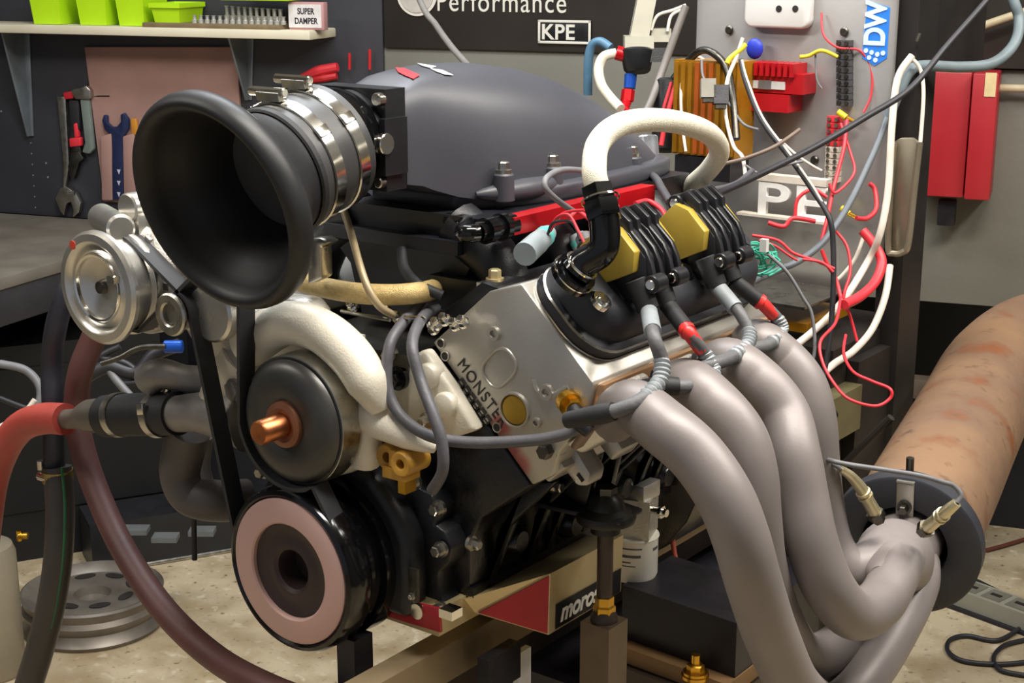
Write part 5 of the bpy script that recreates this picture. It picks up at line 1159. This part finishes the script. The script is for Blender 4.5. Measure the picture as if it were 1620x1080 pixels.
# beige tank at the floor edge
tk = U(-12, 1062, z=0)
tkn = thing('beige_tank', tk, 'beige upright canister with a brass valve at the floor edge', 'canister')
MB().lathe(tk, ZZ, [(0, 0), (0, .07), (.008, .075), (.29, .075), (.31, .068), (.318, .05), (.32, 0)], 40).build('body', M('tank_beige', '8f8674', .45, .2, .1, 10), tkn)
q = U(30, 847, d=3.45); MB().cyl(q, q+RT*.02, .008, seg=12).cyl(q-ZZ*.012, q+ZZ*.012, .006, seg=10).build('valve', brass, tkn)
a_ = tk+ZZ*.17
ang = math.atan2(CAM.y-tk.y, CAM.x-tk.x)+.25
MB().tube([tk+V((.0757*math.cos(ang+.09*math.cos(k*math.pi/6)), .0757*math.sin(ang+.09*math.cos(k*math.pi/6)), .18+.012*math.sin(k*math.pi/6))) for k in range(11)], .0012, 6, 3).build('mark', dk, tkn)
# cables heaped below the bench
heap = [([(-10, 690, 2.9), (30, 672, 2.9), (60, 640, 2.9), (62, 610, 2.9), (40, 585, 2.9), (0, 575, 2.9)], .008, greywire, 'grey cable coil under the bench beside the black hose'), ([(-10, 680, 2.88), (35, 655, 2.88), (55, 632, 2.88)], .005, whitewire, 'pale cable under the bench beside the grey coil'),
        ([(130, 600, 2.6), (170, 580, 2.6), (215, 590, 2.6), (245, 560, 2.6), (285, 545, 2.6)], .012, blackwire, 'fat black loom under the alternator'), ([(170, 580, 2.6), (190, 605, 2.6), (225, 600, 2.6), (200, 575, 2.6), (160, 565, 2.6), (190, 548, 2.6)], .006, blackwire, 'black wires curled under the alternator'),
        ([(170, 580, 2.6), (182, 598, 2.595), (205, 625, 2.59), (225, 645, 2.58)], .007, greywire, 'grey cable slanting down behind the coupling hose'), ([(160, 575, 2.5), (190, 565, 2.5), (220, 550, 2.5), (262, 548, 2.5)], .005, darksteel, 'dull metal wire under the alternator'), ([(0, 630, 3.0), (40, 645, 3.0), (70, 650, 3.0)], .006, blackwire, 'black cable lying across the coil under the bench')]
for L_, r, m, lab in heap: dcab('cable_length', L_, r, m, lab, 'cables under the bench')
q = U(278, 548, d=2.57); tag(MB().cyl(q-RT*.02, q+RT*.012, .011, seg=16, bevel=.002).build('blue_fitting', bluean), 'blue anodised hose fitting under the idler pulley', 'fitting')
# ------------------------------------------------ power strip and leads on the floor at the right
ps0, ps1 = U(1475, 945, z=.0), U(1625, 1000, z=0)
ps = thing('power_strip', (ps0+ps1)/2, 'grey multi-way power strip lying on the floor under the duct', 'power strip')
pd = (ps1-ps0).normalized(); pnm = ZZ.cross(pd)
psm = M('strip_plastic', '8d8a7c', .45, 0, .08, 12)
MB().obox((ps0+ps1)/2+ZZ*.025+pnm*.03, (ps1-ps0)/2*1.15, pnm*.042, ZZ*.025, .005).build('case', psm, ps)
for k in range(4):
    q = ps0+(ps1-ps0)*(.1+k*.25)+pnm*.03+ZZ*.0505; MB().obox(q, pd*.026, pnm*.03, ZZ*.0015, .001).build('socket', M('strip_plate', '6f6c60', .5), ps)
    MB().obox(q+ZZ*.002, pd*.014, pnm*.006, ZZ*.0012).build('slot', M('hole_dark', ''), ps)
MB().obox((ps0+ps1)/2+ZZ*.004+pnm*.03, (ps1-ps0)/2*1.2, pnm*.055, ZZ*.004, .002).build('foot', ironm, ps)
def fl(L_, h=.008): return [U(u, v_, z=h) for u, v_ in L_]
for L_, lab in (([(1625, 985), (1580, 1012), (1530, 1005), (1503, 1012), (1500, 1030), (1525, 1045), (1580, 1050), (1630, 1046)], 'black lead coiled on the floor before the power strip'), ([(1630, 1010), (1590, 1020), (1572, 1040), (1585, 1060), (1640, 1070)], 'black lead looping at the floor edge by the power strip'), ([(1545, 918), (1580, 935), (1630, 958)], 'black lead running behind the power strip'), ([(1560, 870), (1590, 862), (1630, 850)], 'thin reddish lead on the floor behind the duct')):
    cable('floor_lead', fl(L_), .0055, blackwire if 'red' not in lab else M('lead_red_brown', '6b3a30', .5), lab, group='floor leads')
# small red wires below the filter
dcab('red_loom', [(1063, 840, 2.05), (1068, 880, 2.05), (1080, 905, 2.05), (1100, 918, 2.05), (1130, 924, 2.05)], .0035, M('loom_red_white', 'a04a3c', .5), 'thin red and white wires hanging beside the oil filter', seg=10)

# wiring between the coils and the fuel rail
cw = [([(900, 345, 1.62), (915, 335, 1.63), (935, 350, 1.6), (950, 372, 1.58)], .0022, redwire, 'thin red wire beside the hose end over the fuel rail'), ([(1005, 322, 1.72), (1025, 318, 1.74), (1045, 330, 1.72), (1055, 345, 1.7)], .003, redwire, 'red wire looping between the two coil pairs'),
      ([(1000, 330, 1.72), (1030, 325, 1.74), (1050, 345, 1.7)], .0022, blackwire, 'black wire looping between the two coil pairs'), ([(1010, 268, 2.0), (1035, 280, 1.9), (1048, 300, 1.8), (1060, 320, 1.75)], .005, rubbergrey, 'grey corrugated loom dropping behind the rear coil pair'),
      ([(1090, 305, 1.85), (1130, 300, 1.95), (1165, 290, 2.05), (1190, 270, 2.1)], .004, rubbergrey, 'grey loom running from the rear coil pair to the panel')]
for L_, r, m, lab in cw: dcab('coil_wire', L_, r, m, lab, 'wires around the coils')
for u, v_, lab in ((1068, 318, 'grey round plug beside the rear coil pair'), (922, 372, 'grey round plug beside the hose end')):
    a_, b_ = U(u, v_, d=1.7 if u > 1000 else 1.6), U(u+12, v_+24, d=1.69 if u > 1000 else 1.59)
    T_ = thing('round_plug', b_, lab, 'plug')
    MB().cyl(a_, b_, .0095, .0105, 18, .002).build('shell', M('plug_dark_grey', '6d6b6a', .5), T_)
    MB().cyl(a_+(b_-a_)*.6, a_+(b_-a_)*.72, .0122, seg=18).build('ring', rubber, T_)
